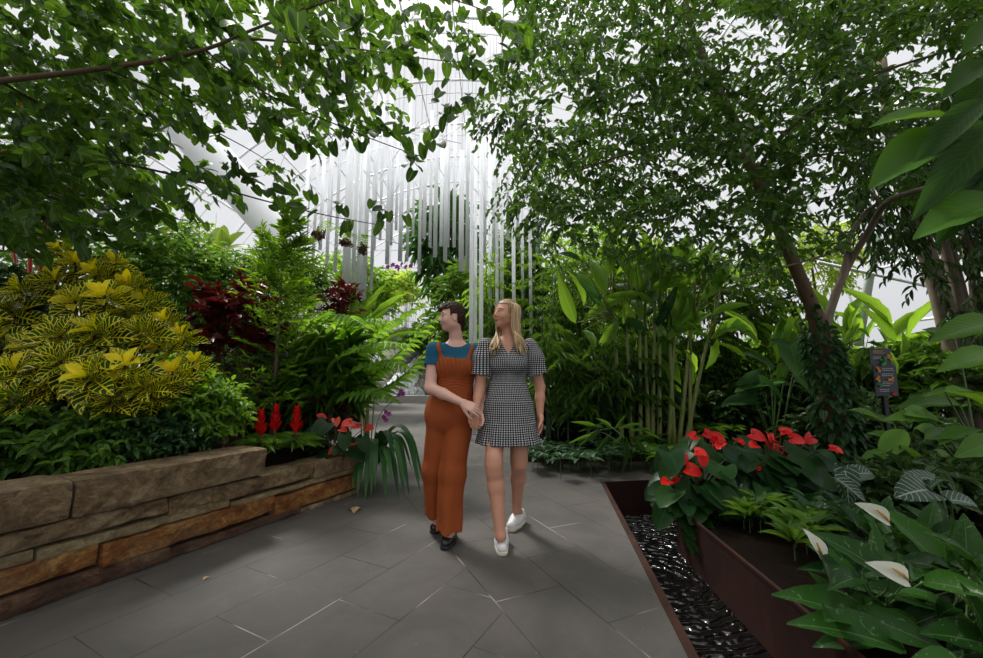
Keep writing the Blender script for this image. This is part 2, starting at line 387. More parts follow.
# planted beds
wd = unit(np.array((1.002, 2.174, 0))); wn = np.array((wd[1], -wd[0], 0)); w0 = np.array((-2.302, 2.083, 0))
def W(s, z=0, off=0): return w0+wd*s+wn*off+np.array((0,0,z))
bumpy_patch('ground_bed', [W(-2.6,0,-.25), W(2.35,0,-.25), W(4.2,0,-2.6), W(-1,0,-7)], .34, M_SOIL, .02, 60, kind='structure')
br1 = gp(528, 463); br2 = gp(690, 466)
bumpy_patch('ground_bed', [(br1[0], br1[1]+.08), (br2[0]+7, br1[1]+.3), (9, 13), (br1[0]+.6, 13)], .06, M_SOIL, .02, 60, kind='structure')
bumpy_patch('ground_bed', [(4.4, -1), (9, -1), (9, 6), (3.4, 5.2)], .02, M_SOIL, .02, 40, kind='structure')
e = thing('bed_edging', 'low rusted steel strip edging the planted bed behind the path', 'steel edging', (br1[0], br1[1], 0))
b = MB(); plate(b, (br1[0], br1[1]+.07), (br2[0]+5, br1[1]+.25), 0, .12, .012, 0); plate(b, (br1[0], br1[1]+.07), (br1[0]+.6, 13), 0, .12, .012, 0); b.build('strip', M_CORTEN, e, smooth=False)
# ================================================================= dry-laid stone wall on the left
ST = {'rust': mat_stone('rust_sandstone', (.12,.042,.014), (.33,.125,.030), (.55,.32,.10)), 'brown': mat_stone('brown_sandstone', (.10,.058,.030), (.25,.165,.085), (.44,.33,.19)),
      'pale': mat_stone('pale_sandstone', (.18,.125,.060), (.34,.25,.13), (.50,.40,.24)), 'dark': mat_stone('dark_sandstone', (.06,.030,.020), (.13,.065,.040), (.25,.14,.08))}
def stone(s0, s1, z0, z1, off, depth, mat, parent, seed):
    rg = np.random.default_rng(seed); L = s1-s0; nx = max(6, int(L/.025)); nz = max(4, int((z1-z0)/.022)); ny = 6
    V = {}; verts = []; Fq = []
    def vid(i, j, k):
        if (i,j,k) not in V: V[(i,j,k)] = len(verts); verts.append((i,j,k))
        return V[(i,j,k)]
    for i in range(nx):
        for k in range(nz): Fq.append([vid(i,0,k), vid(i+1,0,k), vid(i+1,0,k+1), vid(i,0,k+1)]); Fq.append([vid(i,ny,k), vid(i,ny,k+1), vid(i+1,ny,k+1), vid(i+1,ny,k)])
        for j in range(ny): Fq.append([vid(i,j,nz), vid(i+1,j,nz), vid(i+1,j+1,nz), vid(i,j+1,nz)]); Fq.append([vid(i,j,0), vid(i,j+1,0), vid(i+1,j+1,0), vid(i+1,j,0)])
    for j in range(ny):
        for k in range(nz): Fq.append([vid(0,j,k), vid(0,j,k+1), vid(0,j+1,k+1), vid(0,j+1,k)]); Fq.append([vid(nx,j,k), vid(nx,j+1,k), vid(nx,j+1,k+1), vid(nx,j,k+1)])
    A = np.array(verts, float)/np.array((nx,ny,nz)); P = A*np.array((L, depth, z1-z0))
    # rounded arrises and a split, uneven face
    c = np.array((L, depth, z1-z0)); r = .012; inn = np.clip(P, r, c-r); dv = P-inn; dl = np.linalg.norm(dv, axis=1, keepdims=True); P = inn+dv/np.maximum(dl, 1e-9)*np.minimum(dl, r)
    def nz3(P, f, s): return sum(np.sin(P[:,0]*f*a+P[:,1]*f*b_+P[:,2]*f*c_+p) for a, b_, c_, p in rg.uniform(-1.6, 1.6, (5,4))*np.array((1,1,1,4)))/5*s
    P[:,1] += nz3(P, 14, .020)*(A[:,1] < .5)+nz3(P, 48, .010)*(A[:,1] < .3)
    P[:,2] += nz3(P, 9, .008)*(A[:,2] > .9)+nz3(P, 40, .004)*(A[:,2] > .9); P[:,0] += nz3(P, 30, .004)
    G = w0+wd*(s0+P[:,:1])+wn*(off-P[:,1:2]); G[:,2] = z0+P[:,2]
    me = mesh_np('stone', G, Fq, ST[mat], smooth=False); return link('stone', me, parent)
e = thing('garden_wall', 'low stacked sandstone wall of rust and brown blocks holding the planted bed', 'stone wall', w0)
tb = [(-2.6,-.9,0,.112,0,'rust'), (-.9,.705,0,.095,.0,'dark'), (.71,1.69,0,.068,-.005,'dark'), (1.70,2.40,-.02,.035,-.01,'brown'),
      (-2.6,-.62,.115,.23,-.01,'brown'), (-.61,.35,.115,.228,-.005,'rust'), (.362,1.435,.09,.212,0,'rust'), (1.44,2.41,.05,.185,0,'rust'),
      (-2.6,-1.2,.23,.30,-.01,'pale'), (-1.19,.095,.232,.298,-.01,'pale'), (.102,1.09,.22,.282,-.012,'pale'), (1.095,2.42,.20,.245,-.014,'pale'),
      (-2.6,-1.4,.302,.40,0,'rust'), (-1.39,.675,.298,.392,.004,'brown'), (.682,1.81,.268,.385,-.01,'brown'), (1.818,2.42,.247,.385,-.012,'brown'),
      (-2.6,-1.05,.402,.60,.01,'pale'), (-1.04,.205,.402,.60,.012,'brown'), (.217,1.335,.395,.59,.02,'brown')]
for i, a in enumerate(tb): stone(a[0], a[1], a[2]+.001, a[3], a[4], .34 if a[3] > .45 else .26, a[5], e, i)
# ================================================================= glasshouse: vaulted frame and glazing
VX, VR, VZ = -1.5, 15.0, 1.0
def vp(a, y, r=VR): return np.array((VX+r*math.cos(a), y, VZ+r*math.sin(a)*.95))
bb = MB()
for i, y in enumerate(np.arange(-6, 37, 3.5)):
    bb.tube([vp(a, y) for a in np.linspace(0, math.pi, 41)], .06, 6)
    bb.tube([vp(a, y, VR-.7) for a in np.linspace(0, math.pi, 33)], .025, 4)
for a in np.linspace(0, math.pi, 25):
    bb.beam(vp(a, -6), vp(a, 36), .05, .09)
# diagonal bracing
for i, y in enumerate(np.arange(4, 34, 5.2)):
    for a in np.linspace(.3, math.pi-.3, 9): bb.tube([vp(a, y, VR-.3), vp(a+.26, y+2.6, VR-.3)], .02, 4)
bb.build('ceiling_frame', M_WHITE, smooth=True, kind='structure')
A_ = np.linspace(0, math.pi, 41); V = []; Fq = []
for i, a in enumerate(A_): V += [vp(a, -6, VR+.12), vp(a, 36, VR+.12)]
for i in range(40): Fq.append((2*i, 2*i+1, 2*i+3, 2*i+2))
link('ceiling', mesh_np('ceiling', V, Fq, M_GLASS), kind='structure')
bb = MB()
for x in np.arange(VX-13.5, VX+13.6, 1.5):
    h = VZ+math.sqrt(max(0, VR**2-(x-VX)**2))*.95; bb.beam((x,36,0), (x,36,h), .09, .16)
for z in np.arange(1, 15, 1.6):
    hw = math.sqrt(max(0, VR**2-((z-VZ)/.95)**2)); bb.beam((VX-hw,36,z), (VX+hw,36,z), .07, .1)
bb.build('wall_back', M_WHITE, smooth=False, kind='structure')
V = [(VX,36.12,VZ)]+[vp(a, 36.12) for a in A_]
link('window_1', mesh_np('window_1', V, [(0, i+1, i+2) for i in range(40)], M_GLASS, n=3), kind='structure')
bb = MB()
for s_ in (0, math.pi):
    p = vp(s_, 0)
    for y in np.arange(-6, 37, 2.6): bb.beam((p[0], y, -.4), (p[0], y, VZ), .16, .16)
bb.build('wall_side_posts', M_WHITE, smooth=False, kind='structure')
# large slanting white column at left and a slimmer one at right
e = thing('slanting_column', 'thick smooth white steel column slanting up behind the leafy branches', 'column', at(300,300,11.5)*np.array((1,1,0)))
b = MB(); p = bez([at(60,0,11), at(150,88,11), at(262,214,11.5), at(330,300,12), at(372,372,12.4)], 8); b.tube(p, np.linspace(.62, .40, len(p)), 24); b.build('shaft', M_WHITE, e)
e = thing('steel_strut', 'slim white steel strut leaning beyond the vine covered tree', 'strut', at(862,330,12)*np.array((1,1,0)))
b = MB(); b.tube([at(858,345,9), at(884,190,9.3), at(900,100,9.5)], .09, 10); b.tube([at(818,262,9), at(945,290,9)], .035, 6); b.build('shaft', M_WHITE, e)
# ================================================================= installation of white tubes
tubes = [(300,-1,8),(313,262,8.2),(320,250,9),(326,280,8),(335,272,7.6),(343,300,7),(346,307,6.6),(352,306,6.8),(357,302,7),(361,300,7.4),(364,299,7.2),(371,290,7.2),
 (380,240,8.5),(387,264,7.5),(391,245,9),(400,261,7.3),(407,261,7.7),(413,236,9.5),(419,273,7.2),(424,238,8),(430,247,8.4),(435,257,7.2),(441,246,9),(445,261,7.2),(448,247,8),(454,247,8.4),
 (461,271,7.4),(467,270,7.2),(471,-1,7.5),(475,-1,8.2),(481,-1,7.7),(484,253,8.2),(490,-1,8.6),(494,262,9.2),(497,-1,7.9),(502,-1,8.4),(508,240,8.6),(514,-1,8.0),(518,250,9.2),(523,-1,8.6),(531,-1,8.2),(537,255,8.8),(306,240,8.6),(330,230,9.4),(374,250,9.6),(396,230,9.8)]
gt = thing('tube_lattice', 'thin white horizontal rods tying the cluster of hanging white tubes together', 'rod lattice', at(440,300,8)*np.array((1,1,0)))
lb = MB()
for x, yb, Y in tubes:
    top = at(x, 95+random.random()*60, Y); bot = at(x, yb, Y) if yb > 0 else np.array((*at(x, 330, Y)[:2], 0.0))
    top[0] = bot[0]
    r = .048 if x in (346,461,484) else .028+random.random()*.012
    if yb > 0:
        e = thing('hanging_tube', 'slim white vertical tube hanging with its open end above the plants', 'white tube', bot, 'white tubes hanging above the plants')
    else: e = thing('standing_tube', 'slim white vertical tube reaching down into the foliage', 'white tube', bot, 'white tubes reaching down into the foliage')
    b = MB(); b.tube([bot, (bot+top)/2, top], r, 12); b.build('tube', M_TUBE, e)
    b = MB(); zt = VZ+math.sqrt(max(1, VR**2-(top[0]-VX)**2))*.95; b.tube([top, (top[0], Y, zt)], .004, 4); b.build('cable', M_WHITE, e)
for i in range(46):
    a = random.choice(tubes); c = random.choice(tubes)
    if abs(a[0]-c[0]) < 8 or abs(a[0]-c[0]) > 60: continue
    y_ = random.uniform(110, 250); p = at(a[0], y_, a[2]); q_ = at(c[0], y_, c[2]); q_[2] = p[2]
    lb.tube([p, q_], .009, 5)
lb.build('rods', M_WHITE, gt)
# ================================================================= rock cascade and its stone kerb in the distance
def rock(name, c, r, mat, parent, seed, sc=(1,.8,.8)):
    rg = np.random.default_rng(seed); b = MB(); b.ball((0,0,0), 1, sc, 22); P = b.V[0]
    k = rg.normal(size=(7,3))*1.8; ph = rg.uniform(0, 6, 7)
    d = 1+sum(np.sin(P@k[i]+ph[i]) for i in range(7))*.055+np.abs(np.sin(P@k[1]*3))*.06
    b.V[0] = P*d[:,None]*r+np.asarray(c); return b.build(name, mat, parent, smooth=False)
M_ROCK = mat_stone('grey_cascade_rock', (.10,.095,.085), (.19,.18,.16), (.33,.32,.30), 3)
def mat_cascade():
    m, t, o = nt('white_water')
    g = nd(t, 'ShaderNodeTexCoord').outputs['Object']; mp = nd(t, 'ShaderNodeMapping'); mp.inputs['Scale'].default_value = (5,1,1.2); t.links.new(g, mp.inputs[0])
    n = noise(t, 4, 6, .7, mp.outputs[0], .4); c = ramp(t, n, [(.38, (.22,.24,.26)), (.5, (.62,.65,.68)), (.62, (.9,.92,.94))]); bsdf(t, o, c, .3, 0, .5, n, .6, .05); return m
M_FALL = mat_cascade()
kb = gp(400, 403)
e = thing('pool_kerb', 'pale stone kerb at the foot of the distant cascade', 'kerb', (kb[0]-.4, kb[1], 0))
b = MB(); b.box((kb[0]+1.2, kb[1]+.2, .15), (9, .5, .30)); b.build('kerb', simple('pale_kerb_stone', (.34,.33,.31), .8, 0, .25, 6, .3), e, smooth=False)
e = thing('rock_cascade', 'grey rock slope with white water tumbling down behind the path', 'waterfall', (kb[0], kb[1]+2, 0))
i = 0
for px, py, Y, r in ((378,392,19.0,1.0),(388,380,19.6,.9),(400,392,19.2,.8),(412,384,19.3,1.0),(424,388,18.9,.75),(436,384,19.2,.9),(398,366,20.4,1.1),(414,364,20.6,1.1),(430,366,20.4,1.0),(446,376,20,1.2),(384,366,20.8,1.0),(405,350,22,1.4),(425,346,22,1.4),(388,350,22,1.3),(366,380,20,1.2),(455,392,19.3,1.0),(468,380,20,1.4)):
    rock('rock', at(px, py, Y), r, M_ROCK, e, i, (1.1,.8,.75)); i += 1
def sheet(pts, wid, parent):
    P = bez(pts, 8); n = len(P); V = []; k = 9
    ww = np.interp(np.linspace(0,1,n), np.linspace(0,1,len(wid)), wid)
    for a in range(n):
        for j in range(k):
            s_ = j/(k-1)-.5; V.append(P[a]+np.array((s_*ww[a]*2, .25*(abs(s_)*2)**2+.06*math.sin(a*1.7+j*2.1), .05*math.sin(j*2.7+a))))
    idx = np.arange(n*k).reshape(n,k); Fq = np.stack([idx[:-1,:-1], idx[1:,:-1], idx[1:,1:], idx[:-1,1:]], -1).reshape(-1,4)
    link('white_water', mesh_np('white_water', V, Fq, M_FALL), parent)
sheet([at(424,356,19.6), at(414,366,18.9), at(404,378,18.3), at(397,390,18.0), at(391,400,17.85)], (.35,.45,.6,.75,1.0), e)
sheet([at(430,372,19.0), at(422,383,18.4), at(415,392,18.1), at(410,400,17.9)], (.3,.4,.45,.5), e)
sheet([at(382,372,19.5), at(377,384,18.6), at(372,396,18.1)], (.25,.35,.5), e)
sheet([at(441,378,19), at(438,390,18.3), at(434,400,18)], (.2,.25,.3), e)
# ================================================================= people (one continuous body surface each, grown from a distance field)
import openvdb as vdb
class SDF:
    def __init__(s, lo, hi, h):
        s.lo = np.array(lo, float); s.h = h; s.n = np.ceil((np.array(hi)-s.lo)/h).astype(int)+1
        s.ax = [(s.lo[i]+np.arange(s.n[i])*h).astype(np.float32) for i in range(3)]
        s.d = np.full(s.n, .5, np.float32)
    def _sl(s, lo, hi):
        a = np.clip(np.floor((np.array(lo)-s.lo)/s.h).astype(int), 0, s.n-1); b = np.clip(np.ceil((np.array(hi)-s.lo)/s.h).astype(int)+1, 1, s.n)
        return tuple(slice(a[i], max(b[i], a[i]+1)) for i in range(3))
    def _g(s, sl): return s.ax[0][sl[0]][:,None,None], s.ax[1][sl[1]][None,:,None], s.ax[2][sl[2]][None,None,:]
    def mix(s, sl, v, k, sub=False):
        d = s.d[sl]
        if sub: v = -v; h = np.clip(.5-.5*(d-v)/max(k,1e-6), 0, 1); s.d[sl] = d*(1-h)+v*h+k*h*(1-h)
        else: h = np.clip(.5+.5*(v-d)/max(k,1e-6), 0, 1); s.d[sl] = v*(1-h)+d*h-k*h*(1-h)
    def cone(s, a, b, ra, rb, k=.02, sub=False, flat=None):
        a = np.asarray(a, float); b = np.asarray(b, float); m = max(ra, rb)+.07; sl = s._sl(np.minimum(a,b)-m, np.maximum(a,b)+m); X, Y, Z = s._g(sl)
        ab = b-a; L2 = max(ab@ab, 1e-9); t = np.clip(((X-a[0])*ab[0]+(Y-a[1])*ab[1]+(Z-a[2])*ab[2])/L2, 0, 1)
        dx = X-a[0]-t*ab[0]; dy = Y-a[1]-t*ab[1]; dz = Z-a[2]-t*ab[2]
        if flat is not None: dy = dy/flat
        s.mix(sl, np.sqrt(dx*dx+dy*dy+dz*dz)-(ra+(rb-ra)*t), k, sub)
    def chain(s, P, R, k=.02):
        for i in range(len(P)-1): s.cone(P[i], P[i+1], R[i], R[i+1], k)
    def ell(s, c, r, M=None, k=.02, sub=False):
        c = np.asarray(c, float); r = np.asarray(r, float); m = r.max()+.07; sl = s._sl(c-m, c+m); X, Y, Z = s._g(sl); x, y, z = X-c[0], Y-c[1], Z-c[2]
        if M is not None: x, y, z = (M[0][i]*x+M[1][i]*y+M[2][i]*z for i in range(3))
        k0 = np.sqrt((x/r[0])**2+(y/r[1])**2+(z/r[2])**2)+1e-9; k1 = np.sqrt((x/r[0]**2)**2+(y/r[1]**2)**2+(z/r[2]**2)**2)+1e-9
        s.mix(sl, k0*(k0-1)/k1, k, sub)
    def copy(s):
        o = SDF.__new__(SDF); o.lo, o.h, o.n, o.ax, o.d = s.lo, s.h, s.n, s.ax, s.d.copy(); return o
    def full(s): return s._g((slice(None),)*3)
    def mesh(s, name, mats, mif=None, uvf=None):
        g = vdb.FloatGrid(); g.background = 3*s.h
        g.copyFromArray(np.clip(s.d, -3*s.h, 3*s.h)); P, T_, Q = g.convertToPolygons(isovalue=0.0, adaptivity=0.0)
        P = P*s.h+s.lo; Q = Q.astype(np.int32)
        a, b_, c = P[Q[:,0]], P[Q[:,1]], P[Q[:,2]]; nrm = np.cross(b_-a, c-a)
        vol = (nrm*(a+P[Q[:,3]])).sum()
        if ((nrm*((a+c)/2-P.mean(0))).sum()) < 0: Q = Q[:,::-1]
        ce = (a+c)/2
        mi = mif(ce) if mif else None
        uv = uvf(P) if uvf else None
        return mesh_np(name, P, Q, mats, mi=mi, uv=uv)
def frame(f, up=(0,0,1)):
    f = unit(np.array(f, float)); l = unit(np.cross(up, f)); u = np.cross(f, l); return np.stack([f, l, u], 1)   # columns = local axes
def mat_skin(name, col):
    m, t, o = nt(name); n = noise(t, 40, 3); c = mixc(t, n, tuple(x*.93 for x in col), tuple(min(1, x*1.05) for x in col))
    b = bsdf(t, o, c, .45, 0, .4); b.inputs['Subsurface Weight'].default_value = .15; b.inputs['Subsurface Radius'].default_value = (.02,.008,.004); b.inputs['Subsurface Scale'].default_value = .6; return m
def head_sdf(S, c, M, s=1.0):
    def L(x, y, z): return c+M@np.array((x,y,z))*s
    def E(p, r, k=.01, sub=False): S.ell(L(*p), np.array(r)*s, M, k, sub)
    E((-.012,0,.030), (.092,.074,.086), .01); E((.020,0,-.025), (.068,.064,.080), .03)
    E((.040,0,-.080), (.034,.034,.026), .025); E((.058,0,-.092), (.016,.018,.014), .015)          # jaw, chin
    for y in (-1,1):
        E((.056,y*.036,-.028), (.026,.024,.026), .02); E((.000,y*.048,-.060), (.035,.014,.022), .02)  # cheek, jaw angle
        E((.092,y*.031,.005), (.010,.015,.006), .008, True)                                        # eye socket
        E((.072,y*.032,.029), (.010,.022,.007), .014); E((.0765,y*.031,.0135), (.009,.0155,.0045), .003); E((.075,y*.031,-.006), (.008,.014,.0035), .004)                                              # brow
        E((-.008,y*.076,-.010), (.018,.007,.031), .006); E((-.004,y*.083,-.008), (.009,.005,.018), .003, True)
        E((.091,y*.009,-.028), (.008,.007,.006), .007)                                             # nostril wing
    S.cone(L(.082,0,.014), L(.105,0,-.022), .008*s, .0105*s, .008)
    E((.086,0,-.050), (.010,.020,.0045), .006); E((.085,0,-.060), (.009,.016,.0055), .006); E((.096,0,-.0545), (.004,.018,.0010), .001, True)
def hand_sdf(S, wr, d, nrm, side, curls, size=1.0, spread=.0, thumb=(.5,.35)):
    """wrist, pointing direction, palm normal (towards the palm side), side = direction of the thumb edge"""
    d = unit(np.array(d, float)); nrm = np.array(nrm, float); nrm = unit(nrm-d*np.dot(nrm, d)); x = np.cross(d, nrm)*side
    off = (.030, .010, -.010, -.029); ln = (.070,.078,.073,.057); r0 = .0085*size
    for i in range(4):
        k0 = wr+(d*.012+x*off[i]*.6)*size; k1 = wr+(d*(.086-.006*abs(i-1.2))+x*off[i])*size
        S.cone(k0, k1, .0135*size, .0105*size, .012)
        p = k1; a = curls[i]; ang = 0; r = r0
        for j, fr in enumerate((.45,.31,.24)):
            ang += a*(.75, 1.0, .8)[j]; dd = unit(d*math.cos(ang)+nrm*math.sin(ang)+x*off[i]*spread*6)
            q = p+dd*ln[i]*fr*size; S.cone(p, q, r, r*.9, .003); p = q; r *= .9
    p = wr+(d*.02+x*.022)*size; q = wr+(d*.045+x*.042+nrm*.012)*size; S.cone(p, q, .016*size, .012*size, .012)
    e = q+(d*thumb[0]+x*thumb[1]*.6+nrm*.35)*.055*size; S.cone(q, e, .0115*size, .009*size, .004)
    S.cone(e, e+(d*.8+nrm*.3)*.028*size, .009*size, .0075*size, .003)
    return x
def gingham():
    m, t, o = nt('black_white_gingham'); uv = nd(t, 'ShaderNodeUVMap'); sx = t.nodes.new('ShaderNodeSeparateXYZ'); t.links.new(uv.outputs[0], sx.inputs[0])
    p = .0150
    a = math_n(t, 'GREATER_THAN', math_n(t, 'FRACT', math_n(t, 'DIVIDE', sx.outputs[0], p)), .5); b_ = math_n(t, 'GREATER_THAN', math_n(t, 'FRACT', math_n(t, 'DIVIDE', sx.outputs[1], p)), .5)
    s_ = math_n(t, 'MULTIPLY', math_n(t, 'ADD', a, b_), .5); c = ramp(t, s_, [(.0, (.50,.50,.51)), (.5, (.065,.065,.07)), (1.0, (.012,.012,.014))])
    bsdf(t, o, c, .85, 0, .2, noise(t, 300, 2), .2, .002); return m
def cloth(name, col, sc=260): return simple(name, col, .85, 0, .12, sc, .25, .2)
M_SKA = mat_skin('fair_skin', (.66,.39,.31)); M_SKB = mat_skin('tanned_skin', (.54,.265,.175)); M_LIP = simple('lips', (.40,.12,.10), .4)
M_EYE = simple('eye_white', (.50,.47,.45), .3); M_IRIS = simple('iris', (.03,.02,.012), .15)
M_HAIR = simple('dark_brown_hair', (.030,.012,.007), .6, 0, .5, 120, .6, .2)
def mat_blond():
    m, t, o = nt('blonde_hair'); a = nd(t, 'ShaderNodeAttribute', attribute_name='rnd').outputs['Fac']
    c = ramp(t, a, [(.0, (.28,.17,.08)), (.5, (.48,.33,.17)), (1.0, (.72,.56,.33))]); bsdf(t, o, c, .42, 0, .5, noise(t, 250, 2), .3, .002); return m
M_BLOND = mat_blond()
M_RUST = cloth('rust_cotton', (.27,.062,.016)); M_TEAL = cloth('teal_jersey', (.013,.085,.15)); M_GING = gingham()
M_SHOEB = simple('black_leather', (.010,.010,.011), .25); M_SHOEW = simple('white_leather', (.62,.62,.62), .5); M_SOLE = simple('cream_rubber', (.62,.57,.46), .6); M_SOLEB = simple('black_rubber', (.012,.012,.012), .6)
M_BEAD = simple('silver_beads', (.75,.75,.72), .3, .3); M_LACE = simple('white_laces', (.82,.82,.82), .7)
def person(base, label):
    return thing('person', label, 'person', base)
def eyes(c, M, parent, s=1.0, look=(0,0)):
    for y in (-1,1):
        p = c+M@np.array((.0735,y*.031,.004))*s; b = MB(); b.ball(p, .0115*s, k=12); e = b.build('eye', M_EYE, parent)
        q = p+(M@unit(np.array((1,look[0],look[1]))))*.0066*s; b = MB(); b.ball(q, .0078*s, sc=(.8,.8,.8), k=10); b.build('iris', M_IRIS, e)
        b = MB(); b.tube([c+M@np.array((.0860-.010*k*k-.003*abs(k),y*(.031+k*.0135),.0065+.0045*(1-k*k)))*s for k in (-1,-.5,0,.5,1)], [.0008,.0019,.0021,.0019,.0010], 5); b.build('eyelash', M_IRIS, e)
        b = MB(); b.tube([c+M@np.array((.0865-.011*abs(k),y*(.031+k*.019),.029+.004*(1-k*k)))*s for k in (-1,-.4,.3,1)], [.0018,.0034,.0032,.0012], 6); b.build('eyebrow', M_HAIR, parent)
def shoe(toe, heel, parent, name, mat, solem, lacem, high=False, lift=0.0, roll=0.0):
    toe = np.array((*toe[:2], 0)); heel = np.array((*heel[:2], 0)); d = unit(toe-heel); L = np.linalg.norm(toe-heel); sd = np.array((-d[1], d[0], 0)); up = np.array((0,0,1.))
    zh = lambda t: lift*(1-t)
    def P(t, z, s_=0): return heel+d*L*t+up*(z+zh(t))+sd*s_
    h = .003; S = SDF(np.minimum(toe,heel)-.09, np.maximum(toe,heel)+np.array((.09,.09,.26)), h)
    S.cone(P(.14,.050), P(.50,.048), .037, .040, .03); S.cone(P(.50,.046), P(.86,.036), .043, .034, .03)
    S.cone(P(.16,.05), P(.22,.085+.05*high), .038, .036, .03); S.cone(P(.22,.08), P(.62,.055), .034, .030, .03)
    X, Y, Z = S.full(); tt = ((X-heel[0])*d[0]+(Y-heel[1])*d[1])/L; S.d = np.maximum(S.d, -(Z-lift*(1-tt)-.018))
    S2 = S.copy(); S2.d[:] = .5
    S2.cone(P(.16,.016), P(.5,.016), .041, .040, .03); S2.cone(P(.5,.016), P(.85,.016), .045, .038, .02); X, Y, Z = S2.full(); zz = Z-lift*(1-tt)
    S2.d = np.maximum(S2.d, np.maximum(zz-.026, .001-zz))
    if not high: S.cone(P(.2,.12), P(.2,.075), .028, .024, .006, sub=True)
    r = link(name, S.mesh(name, mat), parent); link('sole', S2.mesh('sole', solem), r)
    b = MB()
    for i in range(5):
        t = .34+i*.075; z = .098-i*.0095+(.012 if high else 0); b.tube([P(t,z-.008,-.021), P(t+.02,z+.001,0), P(t,z-.008,.021)], .0024, 5); b.tube([P(t,z-.008,.021), P(t+.03,z-.001,0), P(t+.06,z-.012,-.021)], .0024, 5)
    b.tube([P(.33,.10,0), P(.32,.105,.025), P(.38,.088,.04)], .0022, 5); b.tube([P(.33,.10,0), P(.31,.105,-.025), P(.36,.088,-.04)], .0022, 5)
    b.build('laces', lacem, r); return r
def wrinkle(P, fs, amp, seed=0):
    rg = np.random.default_rng(seed); X, Y, Z = P; out = 0
    for i in range(7):
        k = rg.normal(size=3)*fs; out = out+np.sin(X*k[0]+Y*k[1]+Z*k[2]+rg.uniform(0,6))
    return out/7*amp
def torsoUV(cx, cy, R):
    def f(P):
        a = np.arctan2(P[:,0]-cx, -(P[:,1]-cy)); return np.stack([a*R, P[:,2]], 1)
    return f
HB = .0045
# ----------------------------------------------------------------- woman in the gingham dress
E_ = person((.115,3.05,0), 'woman with long blonde hair in black and white gingham mini dress and white sneakers')
cx, cy = .118, 3.06
hc = at(505.5,314.5,3.03); HM = frame((-.80,-.60,.10)); hs = .94
S = SDF((-.20,2.62,0.0), (.50,3.52,1.76), HB)
head_sdf(S, hc, HM, hs)
nb = at(511,343,3.06); S.cone(hc+HM@np.array((-.025,0,-.06)), nb, .049, .052, .03); S.cone(nb, nb+np.array((0,.0,-.06)), .052, .07, .04)
shl = np.array((-.052,3.03,1.365)); shr = np.array((.292,3.07,1.365)); chest = np.array((cx,3.065,1.26)); waist = np.array((cx,3.06,1.05)); hip = np.array((cx-.005,3.06,.88))
def torso(T, inf=0.0, bust=True):
    T.ell(chest, np.array((.158,.095,.165))+inf, None, .05); T.ell(waist, np.array((.124,.088,.14))+inf, None, .06); T.ell(hip, np.array((.172,.115,.13))+inf, None, .06)
    T.cone(shl+np.array((.03,0,-.01)), nb+np.array((-.01,0,-.035)), .046+inf, .045+inf, .04); T.cone(shr+np.array((-.03,0,-.01)), nb+np.array((.01,0,-.035)), .046+inf, .045+inf, .04)
    if bust:
        for x in (-.062,.062): T.ell((cx+x, 2.985, 1.235), np.array((.062,.050,.060))+inf, None, .035)
torso(S)
# legs: front leg image-left, rear leg image-right
kf = at(494,467,2.90); af = at(500.5,536,2.845); kr = at(519,464,3.06); ar = at(516.5,509,3.30)
S.cone((cx-.085,3.05,.87), kf+np.array((0,.01,.03)), .086, .056, .04); S.cone(kf+np.array((0,0,.05)), kf+np.array((0,-.005,-.03)), .056, .050, .03)
S.cone(kf, af*.3+kf*.7+np.array((0,.022,0)), .050, .054, .03); S.cone(af*.3+kf*.7+np.array((0,.022,0)), af, .054, .034, .03); S.ell(kf+np.array((0,-.028,.005)), (.028,.020,.032), None, .03)
S.cone((cx+.085,3.07,.87), kr+np.array((0,.01,.03)), .086, .056, .04); S.cone(kr+np.array((0,0,.05)), kr, .056, .050, .03)
S.cone(kr, ar*.3+kr*.7+np.array((0,.03,0)), .050, .054, .03); S.cone(ar*.3+kr*.7+np.array((0,.03,0)), ar, .054, .034, .03); S.ell(kr+np.array((0,-.030,.005)), (.030,.020,.034), None, .02)
toef = gp(502.5,557); heelf = np.array((toef[0]-.005, toef[1]+.255, 0)); toer = gp(509,532.5); heelr = np.array((toer[0]+.115, toer[1]+.225, 0))
af2 = np.array((heelf[0], heelf[1]-.06, .06)); ar2 = np.array((heelr[0]-.02, heelr[1]-.05, .07))
S.cone(af, af2, .034, .034, .02); S.cone(af2, toef+np.array((0,.09,.035)), .032, .022, .02); S.cone(ar, ar2, .034, .034, .02); S.cone(ar2, toer+np.array((.04,.08,.035)), .032, .022, .02)
# arms
er = at(540,387,3.10); wr = at(540,415,3.05); el = at(480,389,3.01); wl = at(475.5,411,2.92)
S.chain([shr, er, er*.6+wr*.4, wr], [.046,.036,.034,.0235], .02); S.chain([shl, el, el*.6+wl*.4, wl], [.046,.036,.034,.0235], .02)
hand_sdf(S, wr, (-.06,-.12,-1), (-.8,-.35,0), -1, (.28,.32,.36,.42), 1.0)
hand_sdf(S, wl, (-.10,-.22,-1), (.35,-.75,0), 1, (.55,.6,.65,.7), .96)
def lips_mask(c, M, s):
    def f(P):
        q = (P-c)@M/s; return ((q[:,0] > .07) & (q[:,0] < .105) & (np.abs(q[:,1]) < .019) & (q[:,2] < -.0465-.12*np.abs(q[:,1])) & (q[:,2] > -.064+.15*np.abs(q[:,1]))).astype(int)
    return f
link('body', S.mesh('body', [M_SKB, M_LIP], lips_mask(hc, HM, hs)), E_); eyes(hc, HM, E_, hs, (-.1,.1))
